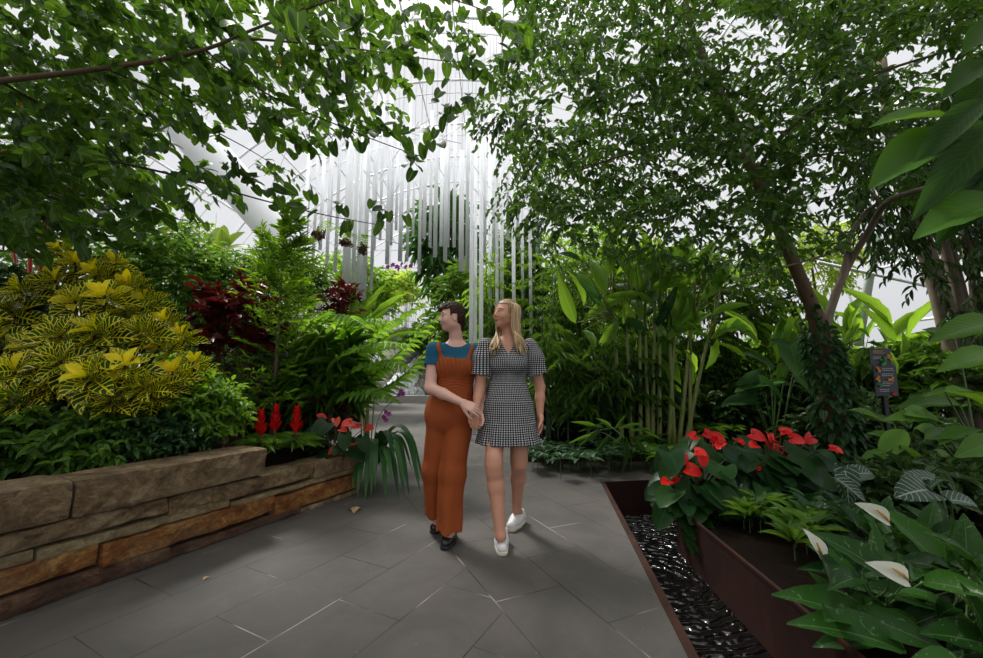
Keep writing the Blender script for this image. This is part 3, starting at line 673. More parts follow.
# dress: bodice, waist seam, gathered tiers
D = SDF((-.16,2.80,.60), (.42,3.34,1.46), .0045); torso(D, .011); X, Y, Z = D.full()
th = np.arctan2(X-cx, -(Y-cy)); zb, zh_ = 1.02, at(508,446,2.92)[2]
def skirt(z0, z1, r0, r1, fold, nf, top=None):
    t_ = np.clip((z0-Z)/(z0-z1), 0, 1); rx = r0+(r1-r0)*t_; ry = rx*.86
    f_ = 1+fold*t_*np.cos(th*nf+2.2*np.sin(th*3)); rho = np.sqrt(((X-cx)/(rx*f_))**2+((Y-cy)/(ry*f_))**2)
    return np.maximum((rho-1)*ry*.9, np.maximum(Z-z0, z1-Z))
D.d = np.maximum(D.d, zh_+.20-Z)
tz1 = at(508,403,2.93)[2]; tz2 = at(508,426,2.92)[2]
for v, k in ((skirt(1.10, tz1, .137, .176, .0, 8), .01), (skirt(tz1+.012, tz2, .182, .202, .02, 15), .003), (skirt(tz2+.014, zh_, .204, .232, .04, 19), .003)):
    D.mix((slice(None),)*3, v.astype(np.float32), k)
D.d = D.d+wrinkle((X,Y,Z), 42, .003, 3).astype(np.float32)
inn = np.maximum((np.sqrt(((X-cx)/.195)**2+((Y-cy)/.165)**2)-1)*.15, Z-(zh_+.05)); D.d = np.maximum(D.d, -inn.astype(np.float32))
zv = at(509,354,2.95)[2]                                                     # V neck
vn = np.maximum(np.abs(X-(cx+.002))-(Z-zv)*.56, Y-(cy+.06)); D.d = np.maximum(D.d, -vn.astype(np.float32)); 
nk = np.sqrt((X-nb[0])**2+(Y-nb[1])**2)-.068; nk = np.maximum(nk, 1.375-Z); D.d = np.maximum(D.d, -nk.astype(np.float32))
sR = (shr+np.array((-.01,0,0)), shr+(er-shr)*.30, shr+(er-shr)*.68); sL = (shl+np.array((.01,0,0)), shl+(el-shl)*.30, shl+(el-shl)*.68)
D2 = SDF((-.18,2.80,1.0), (.46,3.34,1.46), .0045); X2, Y2, Z2 = D2.full()
for a, b_, c in (sR, sL): D2.cone(a, b_, .056, .072, .03); D2.cone(b_, c, .072, .078, .03); ax = unit(c-a); q = (X2-c[0])*ax[0]+(Y2-c[1])*ax[1]+(Z2-c[2])*ax[2]; near = np.abs(X2-c[0]) < .13; D2.d = np.where(near, np.maximum(D2.d, q-.004), D2.d).astype(np.float32)
D2.d = D2.d+wrinkle((X2,Y2,Z2), 60, .005, 5).astype(np.float32)
def sleeveUV(P): s_ = np.where(P[:,0] > cx, shr[0], shl[0]); return np.stack([np.arctan2(P[:,0]-s_, -(P[:,1]-3.06))*.07, P[:,2]], 1)
dr = link('dress', D.mesh('dress', M_GING, None, torsoUV(cx, cy, .165)), E_)
D3 = D2.copy(); 
for nm, sgn in (('sleeve', 1), ('sleeve', -1)):
    D3.d = np.maximum(D2.d, -(X2-cx)*sgn).astype(np.float32); link(nm, D3.mesh(nm, M_GING, None, sleeveUV), dr)
shoe(toef, heelf, E_, 'sneaker', M_SHOEW, M_SOLE, M_LACE); shoe(toer, heelr, E_, 'sneaker', M_SHOEW, M_SOLE, M_LACE)
# hair: parted cap with long locks
G = SDF(hc-.2, hc+.2, .0045)
G.ell(hc+HM@np.array((-.020,0,.034))*hs, np.array((.100,.086,.094))*hs, HM, .01); G.ell(hc+HM@np.array((-.05,0,-.03))*hs, np.array((.07,.08,.09))*hs, HM, .03)
X, Y, Z = G.full(); loc = [(X-hc[0])*HM[0][i]+(Y-hc[1])*HM[1][i]+(Z-hc[2])*HM[2][i] for i in range(3)]
face = np.maximum(.030-loc[0]-.0*loc[2], loc[2]-.070*hs-(.03-loc[0])*.0); G.d = np.maximum(G.d, -face.astype(np.float32)); G.d = G.d+(np.sin(loc[1]*420+loc[2]*60)*.0012).astype(np.float32)
hb = MB(); 
def lock(a0, z0, reach, end, r):
    p0 = hc+HM@np.array((-.01+.05*math.cos(a0)*1.0,.055*math.sin(a0),.112-.02*abs(math.sin(a0))))*hs
    p1 = hc+HM@np.array((.100*math.cos(a0)-.02,.094*math.sin(a0),.045+z0))*hs; p2 = hc+HM@np.array((.098*math.cos(a0)-.02,.100*math.sin(a0),-.045))*hs
    p3 = hc+HM@np.array((.105*math.cos(a0)-.03,.105*math.sin(a0),-.13))*hs; pe = end
    P = bez([p0,p1,p2,p3,p3*.35+pe*.65+np.array((random.uniform(-.008,.008),-.004,0)),pe], 5); R = np.interp(np.linspace(0,1,len(P)), (0,.3,.8,1), (r*.6,r,r*.9,.001)); hb.tube(P, R, 6)
for i in range(270):
    a0 = random.choice((-1,1))*random.uniform(1.25, math.pi); f_ = abs(a0)
    wdir = HM@np.array((math.cos(a0), math.sin(a0), 0))
    if f_ < 2.0:   # locks falling in front of the shoulders
        if a0 < 0: end = at(random.uniform(489,499), random.uniform(344,355), 2.92+random.uniform(-.02,.02))   # her right side falls at the far side of the face
        else: end = at(random.uniform(517,527), random.uniform(343,356), 2.95+random.uniform(-.02,.02))
    else: end = np.array((hc[0]+wdir[0]*.10+.02, max(3.14, hc[1]+wdir[1]*.1+.08), 1.36+random.uniform(-.06,.03)))
    lock(a0, random.uniform(-.02,.02), 0, end, random.uniform(.004,.0075))
hr = link('hair', G.mesh('hair', M_BLOND), E_); hb.build('locks', M_BLOND, hr)
# ----------------------------------------------------------------- person in the rust jumpsuit
E2 = person((-.31,3.06,0), 'person with short dark hair in rust orange jumpsuit over teal t-shirt and black boots')
cx, cy = -.268, 3.07
hc = at(451.5,317.5,3.03); HM = frame((-.93,-.36,-.03)); hs = .90
S = SDF((-.58,2.62,0.0), (.06,3.42,1.74), HB)
head_sdf(S, hc, HM, hs)
nb = at(456,344,3.07); S.cone(hc+HM@np.array((-.030,0,-.055)), nb, .050, .050, .03); S.cone(nb, nb+np.array((0,.01,-.06)), .050, .048, .02)
shl = np.array((-.425,3.03,1.335)); shr = np.array((-.108,3.10,1.335)); chest = np.array((cx,3.075,1.23)); waist = np.array((cx-.01,3.07,1.03)); hip = np.array((cx-.035,3.07,.86))
def torso(T, inf=0.0, bust=True):
    T.ell(chest, np.array((.150,.095,.155))+inf, None, .05); T.ell(waist, np.array((.126,.090,.14))+inf, None, .06); T.ell(hip, np.array((.165,.115,.13))+inf, None, .06)
    T.cone(shl+np.array((.03,0,-.01)), nb+np.array((-.01,0,-.035)), .046+inf, .045+inf, .04); T.cone(shr+np.array((-.03,0,-.01)), nb+np.array((.01,0,-.035)), .046+inf, .045+inf, .04)
    if bust:
        for x in (-.058,.058): T.ell((cx+x, 3.0, 1.21), np.array((.058,.042,.058))+inf, None, .035)
torso(S)
kl = at(435,470,3.10); al = at(437.5,521,3.20); kr = at(452,474,2.98); ar = at(449,532,2.95)
S.cone((cx-.115,3.07,.85), kl, .085, .058, .04); S.cone(kl, al, .055, .036, .03); S.cone((cx+.05,3.07,.85), kr, .085, .058, .04); S.cone(kr, ar, .055, .036, .03)
toer = gp(444,551); heelr = np.array((toer[0]+.035, toer[1]+.245, 0)); toel = gp(432.5,534.5); heell = np.array((toel[0]+.075, toel[1]+.235, 0))
S.cone(ar, heelr+np.array((-.01,-.07,.06)), .036, .034, .02); S.cone(heelr+np.array((-.01,-.07,.06)), toer+np.array((0,.09,.035)), .032, .022, .02)
S.cone(al, heell+np.array((-.01,-.06,.07)), .036, .034, .02); S.cone(heell+np.array((-.01,-.06,.07)), toel+np.array((0.02,.09,.035)), .032, .022, .02)
el = at(430.5,388,2.98); wl = at(462,402.5,2.84); er = at(482,389,3.09); wr = at(479.5,413,2.97)
S.chain([shl, el, el*.6+wl*.4, wl], [.046,.040,.038,.0245], .02); S.chain([shr, er, er*.6+wr*.4, wr], [.045,.038,.035,.0235], .02)
hand_sdf(S, wl, (.86,-.08,-.40), (.20,.65,-.62), -1, (.22,.26,.30,.34), .98, .25, (.75,.5))
hand_sdf(S, wr, (-.22,-.30,-1), (-.30,-.80,0), -1, (.65,.7,.75,.8), .96)
link('body', S.mesh('body', [M_SKA, M_LIP], lips_mask(hc, HM, hs)), E2); eyes(hc, HM, E2, hs, (.0,.0))
# t-shirt
T = SDF((-.52,2.85,.95), (.02,3.32,1.44), .0045); torso(T, .009); X, Y, Z = T.full()
for a, b_ in ((shl, el), (shr, er)):
    c = a+(b_-a)*.42; T.cone(a, c, .055, .057, .03); ax = unit(b_-a); q = (X-c[0])*ax[0]+(Y-c[1])*ax[1]+(Z-c[2])*ax[2]; m_ = np.abs(X-c[0]) < .085; T.d = np.where(m_ & (q > -.1), np.maximum(T.d, q), T.d).astype(np.float32)
T.d = T.d+wrinkle((X,Y,Z), 40, .003, 9).astype(np.float32)
nk = np.sqrt((X-nb[0])**2+(Y-nb[1]+.012)**2+(Z-1.412)**2)-.084; T.d = np.maximum(T.d, -nk.astype(np.float32)); T.d = np.maximum(T.d, (1.0-Z).astype(np.float32))
link('t_shirt', T.mesh('t_shirt', M_TEAL), E2)
# jumpsuit
D = SDF((-.56,2.72,.06), (.0,3.46,1.44), .0045); torso(D, .020); X, Y, Z = D.full()
bibz = at(452,357.5,2.93)[2]; slope = -.10*(X-cx); D.d = np.maximum(D.d, (Z-bibz-slope).astype(np.float32)); 
gather = (.0035*np.sin(X*210+1.5*np.sin(Z*30))*np.exp(-((Z-1.22)/.10)**2)+.003*np.sin(Z*330+2*np.sin(X*30))*np.exp(-((Z-1.09)/.045)**2)); D.d = D.d+gather.astype(np.float32)
L_ = D.copy(); L_.d[:] = .5
zr = at(451,531.5,2.93)[2]; zl = at(434,515.5,3.18)[2]
def leg(hj, k, a, zc):
    Q = D.copy(); Q.d[:] = .5; an = a.copy()
    Q.cone(hj, k, .106, .089, .03); Q.cone(k, an+np.array((0,0,-.03)), .089, .084, .04); Q.d = np.maximum(Q.d, (zc-Z).astype(np.float32))
    ax_, ay_ = k[0]+(a[0]-k[0])*(k[2]-Z)/max(k[2]-a[2],.1), k[1]+(a[1]-k[1])*(k[2]-Z)/max(k[2]-a[2],.1)
    an_ = np.arctan2(X-ax_, -(Y-ay_)); Q.d = Q.d-(.007*np.cos(an_*4+.8)*np.clip((k[2]+.25-Z)*2,0,1)).astype(np.float32)
    inn = np.maximum(np.sqrt((X-ax_)**2+(Y-ay_)**2)-.066, Z-zc-.14); Q.d = np.maximum(Q.d, -inn.astype(np.float32)); return Q.d
l1 = leg(np.array((cx-.10,3.075,.84)), kl, al, zl); l2 = leg(np.array((cx+.035,3.065,.84)), kr, ar, zr)
H_ = D.copy(); H_.d[:] = .5; H_.ell(hip+np.array((.0,0,.04)), (.172,.132,.20), None, .02)
dl = np.minimum(l1, l2); k_ = .03; h_ = np.clip(.5+.5*(H_.d-dl)/k_, 0, 1); dl = H_.d*(1-h_)+dl*h_-k_*h_*(1-h_)
h_ = np.clip(.5+.5*(dl-D.d)/.02, 0, 1); D.d = (dl*(1-h_)+D.d*h_-.02*h_*(1-h_)+wrinkle((X,Y,Z*.45), 34, .0095, 4)*np.clip((1.0-Z)*8,0,1)+.0022*np.sin(X*150)*np.exp(-((Z-.97)/.05)**2)).astype(np.float32)
js = link('jumpsuit', D.mesh('jumpsuit', M_RUST), E2)
Q = SDF((-.52,2.85,1.1), (.02,3.32,1.44), .004); torso(Q, .017); X, Y, Z = Q.full()
for sx_, tilt in ((at(439.5,350,2.95)[0], -.28), (at(470,350,2.97)[0], .30)):
    R_ = Q.copy(); R_.d = np.maximum(np.maximum(Q.d, np.abs(X-sx_-tilt*(Z-1.31))-.0135), bibz-.012-Z).astype(np.float32); R_.d = np.maximum(R_.d, -(Q.d+.012)); link('strap', R_.mesh('strap', M_RUST), js)
shoe(toer, heelr, E2, 'boot', M_SHOEB, M_SOLEB, M_SHOEB, True); shoe(toel, heell, E2, 'boot', M_SHOEB, M_SOLEB, M_SHOEB, True)
# short hair
G = SDF(hc-.17, hc+.17, .004)
G.ell(hc+HM@np.array((-.014,0,.045))*hs, np.array((.101,.083,.089))*hs, HM, .01); G.ell(hc+HM@np.array((-.045,0,-.01))*hs, np.array((.066,.080,.070))*hs, HM, .03); G.cone(hc+HM@np.array((.06,0,.075))*hs, hc+HM@np.array((.078,-.035,.070))*hs, .028*hs, .022*hs, .02)
G.cone(hc+HM@np.array((-.05,0,-.06)), hc+HM@np.array((-.055,0,-.085)), .05*hs, .040*hs, .02)
X, Y, Z = G.full(); loc = [(X-hc[0])*HM[0][i]+(Y-hc[1])*HM[1][i]+(Z-hc[2])*HM[2][i] for i in range(3)]
x_, y_, z_ = [q/hs for q in loc]
face = np.maximum(.030-x_, z_-.058-.12*(y_)); G.d = np.maximum(G.d, -face.astype(np.float32))
ear = np.maximum(np.abs(x_+.004)-.026, z_-.026); G.d = np.maximum(G.d, -ear.astype(np.float32)); low = np.maximum(-.012-x_*1.0, z_+.0+0*x_); G.d = np.maximum(G.d, -low.astype(np.float32))
G.d = G.d+(np.sin(x_*260+y_*90)*.0013+np.sin(z_*220+x_*160)*.0011+wrinkle((X,Y,Z), 90, .004, 2)).astype(np.float32)
link('hair', G.mesh('hair', M_HAIR), E2)
# bracelet of the woman and ring of the other
e = thing('bracelet', 'pale silver bead bracelet on the blonde woman\'s wrist', 'bracelet', wl)
W_ = at(475.3,412.5,2.915); b = MB()
for i in range(14): a = i*2*math.pi/14; b.ball(W_+np.array((math.cos(a)*.034, math.sin(a)*.030, .004*math.sin(a*3))), .0068, k=8)
b.build('beads', M_BEAD, e)
e = thing('ring', 'small silver ring on the hand resting on the wrist', 'ring', at(477,405,2.79)); b = MB(); p = wl+unit(np.array((.86,-.08,-.40)))*.105; b.tube([p+np.array((math.cos(a)*.4, math.sin(a)*.9, -math.sin(a)*.0+math.cos(a)*.9))*.0105 for a in np.linspace(0, 2*math.pi, 14)], .0018, 5); b.build('band', M_BEAD, e)
# ================================================================= planting
def prisms(mb, P0, P1, r0, r1, r=.5):
    """many thin three-sided stems at once"""
    P0 = np.atleast_2d(P0); P1 = np.atleast_2d(P1); K = len(P0); d = unit(P1-P0)
    a = unit(np.cross(d, np.array((.3,.2,.93)))+1e-9); b = np.cross(d, a); V = np.zeros((K,6,3))
    for j in range(3):
        c, s_ = math.cos(2.094*j), math.sin(2.094*j); V[:,j] = P0+(a*c+b*s_)*r0; V[:,3+j] = P1+(a*c+b*s_)*r1
    f = np.array([(0,1,4,3),(1,2,5,4),(2,0,3,5)]); Fq = (f[None]+(np.arange(K)*6)[:,None,None]).reshape(-1,4)
    mb.V.append(V.reshape(-1,3)); mb.F.append(Fq+mb.n); mb.n += 6*K; mb.R.append(np.full(6*K, r))
UP = np.array((0,0,1.))
def twigs(f, sb, C, D, L, nl, S, T, W=.5, droop=.3, ldroop=.3, spread=.9, bend=.5, var=.3, whorl=False, r=.002, rnd=None, nup=1.2):
    C = np.atleast_2d(C); K = len(C); D = unit(np.broadcast_to(D, (K,3))); L = np.broadcast_to(L, (K,))
    sd = unit(np.cross(D, UP)+RG.normal(size=(K,3))*.15); prev = C
    tip = C+D*L[:,None]-UP*(droop*L)[:,None]; midp = C+D*(L*.5)[:,None]-UP*(droop*L*.25)[:,None]
    if sb is not None: prisms(sb, C, midp, r, r*.8); prisms(sb, midp, tip, r*.8, r*.4)
    rk = RG.random(K) if rnd is None else rnd
    for j in range(nl):
        t = (j+.6)/nl; p = C+D*(L*t)[:,None]-UP*(droop*L*t*t)[:,None]
        if whorl: a = j*2.4+RG.random(K)*.5; o = np.cross(D, sd); s_ = sd*np.cos(a)[:,None]+o*np.sin(a)[:,None]
        else: s_ = sd*(1 if j % 2 else -1)
        d = D*(.35+.5*t)+s_*spread*(1.05-.4*t)-UP*ldroop+RG.normal(size=(K,3))*var
        f.add(T, p, d, UP*nup+RG.normal(size=(K,3))*.45, S*RG.uniform(.7,1.15,K), W, bend, np.clip(rk*.6+RG.random(K)*.4, 0, 1))
def dirs(K, zmin=-.2):
    v = unit(RG.normal(size=(K*3,3))); v = v[v[:,2] > zmin][:K]; return v
def bushpts(c, R, K, zmin=-.25, inner=.45):
    d = dirs(K, zmin); k = (inner+(1-inner)*RG.random(len(d))**.5)[:,None]; return np.asarray(c)+d*np.asarray(R)*k*.92, d
def boxc(b, Y):
    a = at(b[0], b[3], Y); c = at(b[2], b[1], Y); return (a+c)/2, (c[0]-a[0])/2, (c[2]-a[2])/2
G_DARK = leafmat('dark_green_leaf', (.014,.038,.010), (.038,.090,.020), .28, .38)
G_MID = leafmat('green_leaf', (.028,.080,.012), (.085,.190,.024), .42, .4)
G_LIGHT = leafmat('light_green_leaf', (.065,.160,.016), (.17,.33,.036), .45, .45)
G_YEL = leafmat('yellow_green_leaf', (.14,.25,.030), (.30,.42,.07), .45, .45)
G_OR = leafmat('green_and_orange_leaf', (.040,.120,.020), (.110,.230,.035), .4, .45)
G_TREE = leafmat('broad_tree_leaf', (.016,.052,.009), (.070,.165,.020), .48, .42)
G_FIC = leafmat('fig_tree_leaf', (.016,.054,.010), (.056,.135,.020), .42, .35, spec=.4)
G_BLUE = leafmat('glossy_blue_green_leaf', (.010,.042,.014), (.035,.100,.030), .25, .35)
G_BAN = leafmat('banana_leaf', (.060,.165,.018), (.17,.34,.040), .55, .35, 'ribs', (.25,.40,.08))
G_BAN2 = leafmat('deep_banana_leaf', (.018,.070,.018), (.045,.135,.028), .45, .33, 'ribs', (.09,.19,.05))
G_CRO = leafmat('croton_leaf', (.010,.045,.007), (.050,.140,.014), .30, .32, 'croton', (.85,.70,.035))
G_RED = leafmat('maroon_leaf', (.045,.008,.007), (.17,.018,.014), .30, .35, 'none')
G_ANT = leafmat('anthurium_leaf', (.004,.022,.006), (.018,.056,.011), .2, .35, 'ribs', (.022,.060,.018), spec=.15)
G_VAR = leafmat('variegated_lily_leaf', (.005,.026,.006), (.040,.125,.016), .30, .32, 'varieg', (.14,.24,.10), spec=.2)
G_VAR2 = leafmat('mottled_leaf', (.020,.055,.022), (.05,.11,.045), .25, .4, 'varieg', (.22,.30,.20))
G_ALO = leafmat('white_veined_leaf', (.012,.035,.018), (.02,.06,.025), .2, .35, 'whitevein', (.26,.33,.26))
G_PALM = leafmat('palm_leaflet', (.060,.165,.020), (.16,.33,.040), .5, .4)
G_STRIPE = leafmat('strap_leaf', (.020,.075,.022), (.05,.15,.035), .3, .3, 'plain', (.05,.13,.03))
M_BARK = simple('brown_bark', (.115,.072,.042), .85, 0, .45, 18, .7); M_BARK2 = simple('pale_bark', (.19,.145,.105), .8, 0, .3, 22, .5); M_BARKD = simple('dark_branch', (.045,.028,.020), .8, 0, .4, 30, .5)
M_STEM = simple('green_stem', (.07,.13,.035), .5, 0, .3, 20); M_STEMR = simple('reddish_branch', (.13,.055,.035), .6, 0, .3, 25); M_CANE = simple('yellow_green_cane', (.17,.20,.05), .5, 0, .4, 8); M_STEMD = simple('dark_stem', (.02,.035,.014), .6)
M_SEAL = simple('scarlet_palm_stem', (.48,.030,.012), .4); M_REDF = leafmat('scarlet_bloom', (.50,.006,.008), (.72,.018,.012), .25, .25, 'none'); M_CORAL = leafmat('coral_bloom', (.60,.035,.025), (.78,.10,.065), .3, .3, 'none')
M_WSP = leafmat('white_spathe', (.62,.66,.50), (.80,.80,.72), .3, .5, 'none'); M_PINK = leafmat('magenta_orchid_petal', (.35,.05,.33), (.55,.12,.50), .3, .5, 'none'); M_SPX = simple('yellow_spadix', (.55,.30,.06), .6); M_SPXR = simple('red_spadix', (.45,.05,.04), .5)
M_ORF = leafmat('orange_leaf', (.50,.16,.02), (.65,.30,.03), .4, .5, 'none')
def plant(name, label, cat, base, group=None): return thing(name, label, cat, base, group)
def shrub(name, label, cat, box, Y, dep, K, nl, S, T, W, mat, L=.3, stem=M_STEMD, zmin=-.3, base_z=None, group=None, extra=None, **k):
    c, rx, rz = boxc(box, Y); R = (rx, dep, rz); bz = c[2]-rz if base_z is None else base_z; base = np.array((c[0], c[1], bz))
    e = plant(name, label, cat, base, group); P, d = bushpts(c, R, K, zmin); f = Fol(); sb = MB()
    D = unit(d*np.array((1,1,.6))+UP*.35+RG.normal(size=d.shape)*.3); twigs(f, sb, P-D*L*.5, D, L*RG.uniform(.7,1.2,len(P)), nl, S, T, W, **k)
    n = min(len(P), 70); q = P[:n]; b0 = base+np.stack([RG.uniform(-.2,.2,n)*rx, RG.uniform(-.2,.2,n)*dep, np.zeros(n)], 1); m = (b0+q)/2+(q-b0)*np.array((.12,.12,0))
    prisms(sb, b0, m, .008*max(1,rz), .005*max(1,rz)); prisms(sb, m, q, .005*max(1,rz), .003)
    f.build('foliage', mat, e); sb.build('stems', stem, e)
    if extra: extra(e, P, d)
    return e
def bigleaf(f, a, b, W, rnd=None, n=None, bend=.5, T=T_BIG):
    a = np.asarray(a, float); b = np.asarray(b, float); L = np.linalg.norm(b-a); bend = min(bend, 1.2); 
    f.add(T, a, unit(b-a)+np.array((0,0,bend*.45)), UP if n is None else n, L*(1+bend*bend*.05), W, bend, rnd)
def frond(f, sb, pts, nl, LL, W, T=T_LANCE, fwd=.55, hang=.25, r=.012, ext=.15, rnd=None, updir=UP):
    P = bez(pts, 10); d = np.gradient(P, axis=0); s_ = np.linspace(0, 1, len(P)); sb.tube(P, np.interp(s_, (0,1), (r, r*.25)), 5)
    t = np.linspace(ext, 1, nl); Q = np.stack([np.interp(t, s_, P[:,i]) for i in range(3)], 1); dd = unit(np.stack([np.interp(t, s_, d[:,i]) for i in range(3)], 1))
    side = unit(np.cross(dd, updir)); size = LL*np.clip(np.sin(math.pi*(.18+.80*t))**.6, .15, 1)
    for s in (-1,1): f.add(T, Q, dd*fwd+side*s-UP*hang+RG.normal(size=Q.shape)*.05, updir+side*s*-.3, size, W, .45, rnd)
# ----------------------------------------------------------------- left bed: low shrubs spilling over the wall
def low(name, label, box, Y, mat, K=150, S=.075, L=.2, T=T_OV, W=.42, dep=.35, **k):
    return shrub(name, label, 'shrub', box, Y, dep, K, 8, S, T, W, mat, L, droop=.35, ldroop=.45, zmin=-.5, **k)
low('low_shrub', 'low bright green shrub on the wall top at the photo\'s left edge, below the croton', (-60,392,60,492), 2.75, G_MID, 190, .085)
low('low_shrub', 'low green shrub behind the long capstone, below the yellow croton rosettes', (48,398,150,478), 2.9, G_MID, 200, .08)
low('low_shrub', 'dark glossy small-leaved shrub behind the right half of the long capstone', (105,408,205,462), 3.1, G_BLUE, 190, .06)
low('low_shrub', 'fresh green layered shrub left of the scarlet bromeliads', (165,372,244,452), 3.45, G_LIGHT, 260, .07)
low('low_shrub', 'bright layered shrub between the croton and the maroon-leaved shrub', (120,350,225,425), 3.9, G_LIGHT, 260, .075)
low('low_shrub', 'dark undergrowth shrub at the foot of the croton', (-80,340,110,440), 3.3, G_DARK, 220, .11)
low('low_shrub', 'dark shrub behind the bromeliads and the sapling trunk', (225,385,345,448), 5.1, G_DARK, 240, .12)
# croton: rosettes of veined leaves
def croton(label, ros, base):
    e = plant('croton_shrub', label, 'croton', base); f = Fol(); sb = MB()
    for px, py, Y, s, yel in ros:
        c = at(px, py, Y); P = bez([np.asarray(base), (np.asarray(base)+c)/2+np.array((0,.05,.05)), c], 4); sb.tube(P, np.linspace(.02,.01,len(P)), 6)
        ax = unit(np.array((RG.normal()*.3, -.85, .6))); x = unit(np.cross(ax, UP)); y = np.cross(x, ax); N = 19
        for j in range(N):
            a = j*2.399; el = 1.15-1.30*(j/N)**.8; d = (x*math.cos(a)+y*math.sin(a))*math.cos(el)+ax*math.sin(el); r = np.clip(yel-.05+.46*(1-j/N)-.50*(j/N)+RG.normal()*.18, 0, 1)
            f.add(T_CRO, c-ax*.005*j+d*.01, d, ax+RG.normal(size=3)*.2, s*RG.uniform(.9,1.25)*(.65+.45*j/N), .52, .40, r)
    f.build('foliage', G_CRO, e); sb.build('stems', M_BARKD, e)
croton('yellow and green veined croton shrub, largest one, its lowest rosette bright yellow', [(88,375,2.75,.21,.55),(125,365,2.85,.17,.72),(60,335,2.9,.21,.35),(95,330,2.95,.20,.55),(140,330,3.1,.19,.45),(45,385,2.85,.18,.25),(110,400,2.8,.16,.3),(30,345,3.0,.19,.3),(160,345,3.2,.16,.45),(75,300,3.2,.19,.6),(105,295,3.2,.18,.7),(60,360,2.8,.19,.3),(140,385,2.85,.16,.4)], at(80,430,3.1)*np.array((1,1,0))+np.array((0,0,.36)))
croton('tall yellow croton at the back with its top rosettes touching the green shrub', [(75,262,3.5,.17,.7),(55,280,3.45,.19,.4),(95,272,3.5,.17,.72),(130,283,3.6,.16,.8),(145,300,3.6,.17,.5),(20,290,3.4,.19,.35),(60,250,3.6,.15,.5),(125,310,3.4,.18,.55),(10,310,3.3,.2,.3),(165,320,3.6,.15,.6),(182,335,3.6,.15,.55),(115,262,3.7,.15,.6)], at(90,420,3.7)*np.array((1,1,0))+np.array((0,0,.36)))
croton('small yellow croton at the right end of the group beside the maroon leaves', [(172,372,3.2,.16,.72),(160,385,3.1,.15,.35),(185,378,3.3,.14,.5),(150,395,3.05,.14,.4),(205,392,3.6,.12,.8),(195,362,3.5,.13,.6)], at(172,430,3.5)*np.array((1,1,0))+np.array((0,0,.36)))
croton('croton with dark veined leaves half hidden at the photo\'s left edge', [(-10,340,3.0,.2,.3),(-15,380,2.8,.2,.25),(8,400,2.7,.16,.3),(15,370,2.8,.18,.3),(-30,310,3.1,.2,.4)], at(-15,440,2.9)*np.array((1,1,0))+np.array((0,0,.36)))
# shrubs behind
def tips(mat, n=24, S=.05):
    def g(e, P, d):
        f = Fol(); q = P[RG.integers(0, len(P), n)]+d[:1]*0; f.add(T_OV, q+UP*.03, rdir(n, .6), UP, S, .5, .4); f.build('tinted_leaf', mat, e)
    return g
shrub('green_shrub', 'tall green shrub with a few orange young leaves behind the croton', 'shrub', (95,228,245,345), 5.4, .8, 420, 9, .11, T_OV, .4, G_OR, .4, base_z=.34, droop=.3, extra=tips(M_ORF, 14, .08))
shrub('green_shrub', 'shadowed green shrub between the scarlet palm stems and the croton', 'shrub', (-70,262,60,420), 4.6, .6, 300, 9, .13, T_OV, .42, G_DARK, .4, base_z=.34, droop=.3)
shrub('green_shrub', 'mid green shrub under the left end of the hanging tubes', 'shrub', (225,240,330,330), 6.2, .7, 300, 9, .11, T_LANCE, .3, G_MID, .4, base_z=.34, droop=.3)
shrub('maroon_shrub', 'maroon leaved shrub right of the yellow croton', 'shrub', (190,278,292,395), 4.8, .5, 90, 9, .16, T_OV, .52, G_RED, .34, base_z=.34, stem=M_STEMR, droop=.1, ldroop=.1)
shrub('maroon_shrub', 'small maroon leaved shrub in front of the white tubes', 'shrub', (325,280,356,345), 6.0, .3, 34, 8, .13, T_OV, .48, G_RED, .3, base_z=.34, stem=M_STEMR, droop=.1, ldroop=.1)
def conifer(label, bx, by, ty, Y, hw, K, mat):
    b = at(bx, by, Y); b[2] = max(b[2], .34) if bx < 500 else b[2]; tp = at(bx+14, ty, Y); e = plant('feathery_sapling', label, 'sapling', b); f = Fol(); sb = MB(); tr = MB()
    tr.tube([b, (b+tp)/2, tp], [.028,.016,.004], 7); tr.build('trunk', M_BARK2, e)
    t = RG.random(K)**.9*.93+.07; c = b+(tp-b)*t[:,None]; a = RG.random(K)*6.283; L = hw*(1.05-t)**.6*RG.uniform(.6,1.1,K); D = unit(np.stack([np.cos(a), np.sin(a), np.full(K, .55)], 1))
    twigs(f, sb, c, D, L, 13, .10, T_LANCE, .17, droop=.15, ldroop=-.15, spread=.75, bend=.3, var=.2, r=.004)
    C2 = c+D*(L*.55)[:,None]; twigs(f, sb, C2, unit(D+RG.normal(size=D.shape)*.5+UP*.3), L*.5, 9, .09, T_LANCE, .17, droop=.1, ldroop=-.2, spread=.7, bend=.3, r=.002)
    f.build('foliage', mat, e); sb.build('branches', M_STEM, e)
conifer('feathery light green sapling with a thin trunk, tallest plant left of the path', 272, 434, 204, 4.5, .72, 105, leafmat('feathery_leaf', (.06,.15,.016), (.17,.34,.035), .42, .45))
def spiky(name, label, cat, base, heads, mat, S, W=.09, n=44, T=T_STRAP, stem=M_CANE, droopy=.9, up=.15):
    e = plant(name, label, cat, base); f = Fol(); sb = MB()
    for h in heads:
        h = np.asarray(h); P = bez([np.asarray(base), (np.asarray(base)+h)/2+RG.normal(size=3)*.02, h], 4); sb.tube(P, .012, 6); d = rdir(n, up, .8); f.add(T, h+d*.01+UP*RG.uniform(-.12,.03,n)[:,None], d, UP+RG.normal(size=(n,3))*.2, S*RG.uniform(.75,1.1,n), W, droopy*RG.uniform(.5,1.2,n))
    f.build('foliage', mat, e); sb.build('stems', stem, e); return e
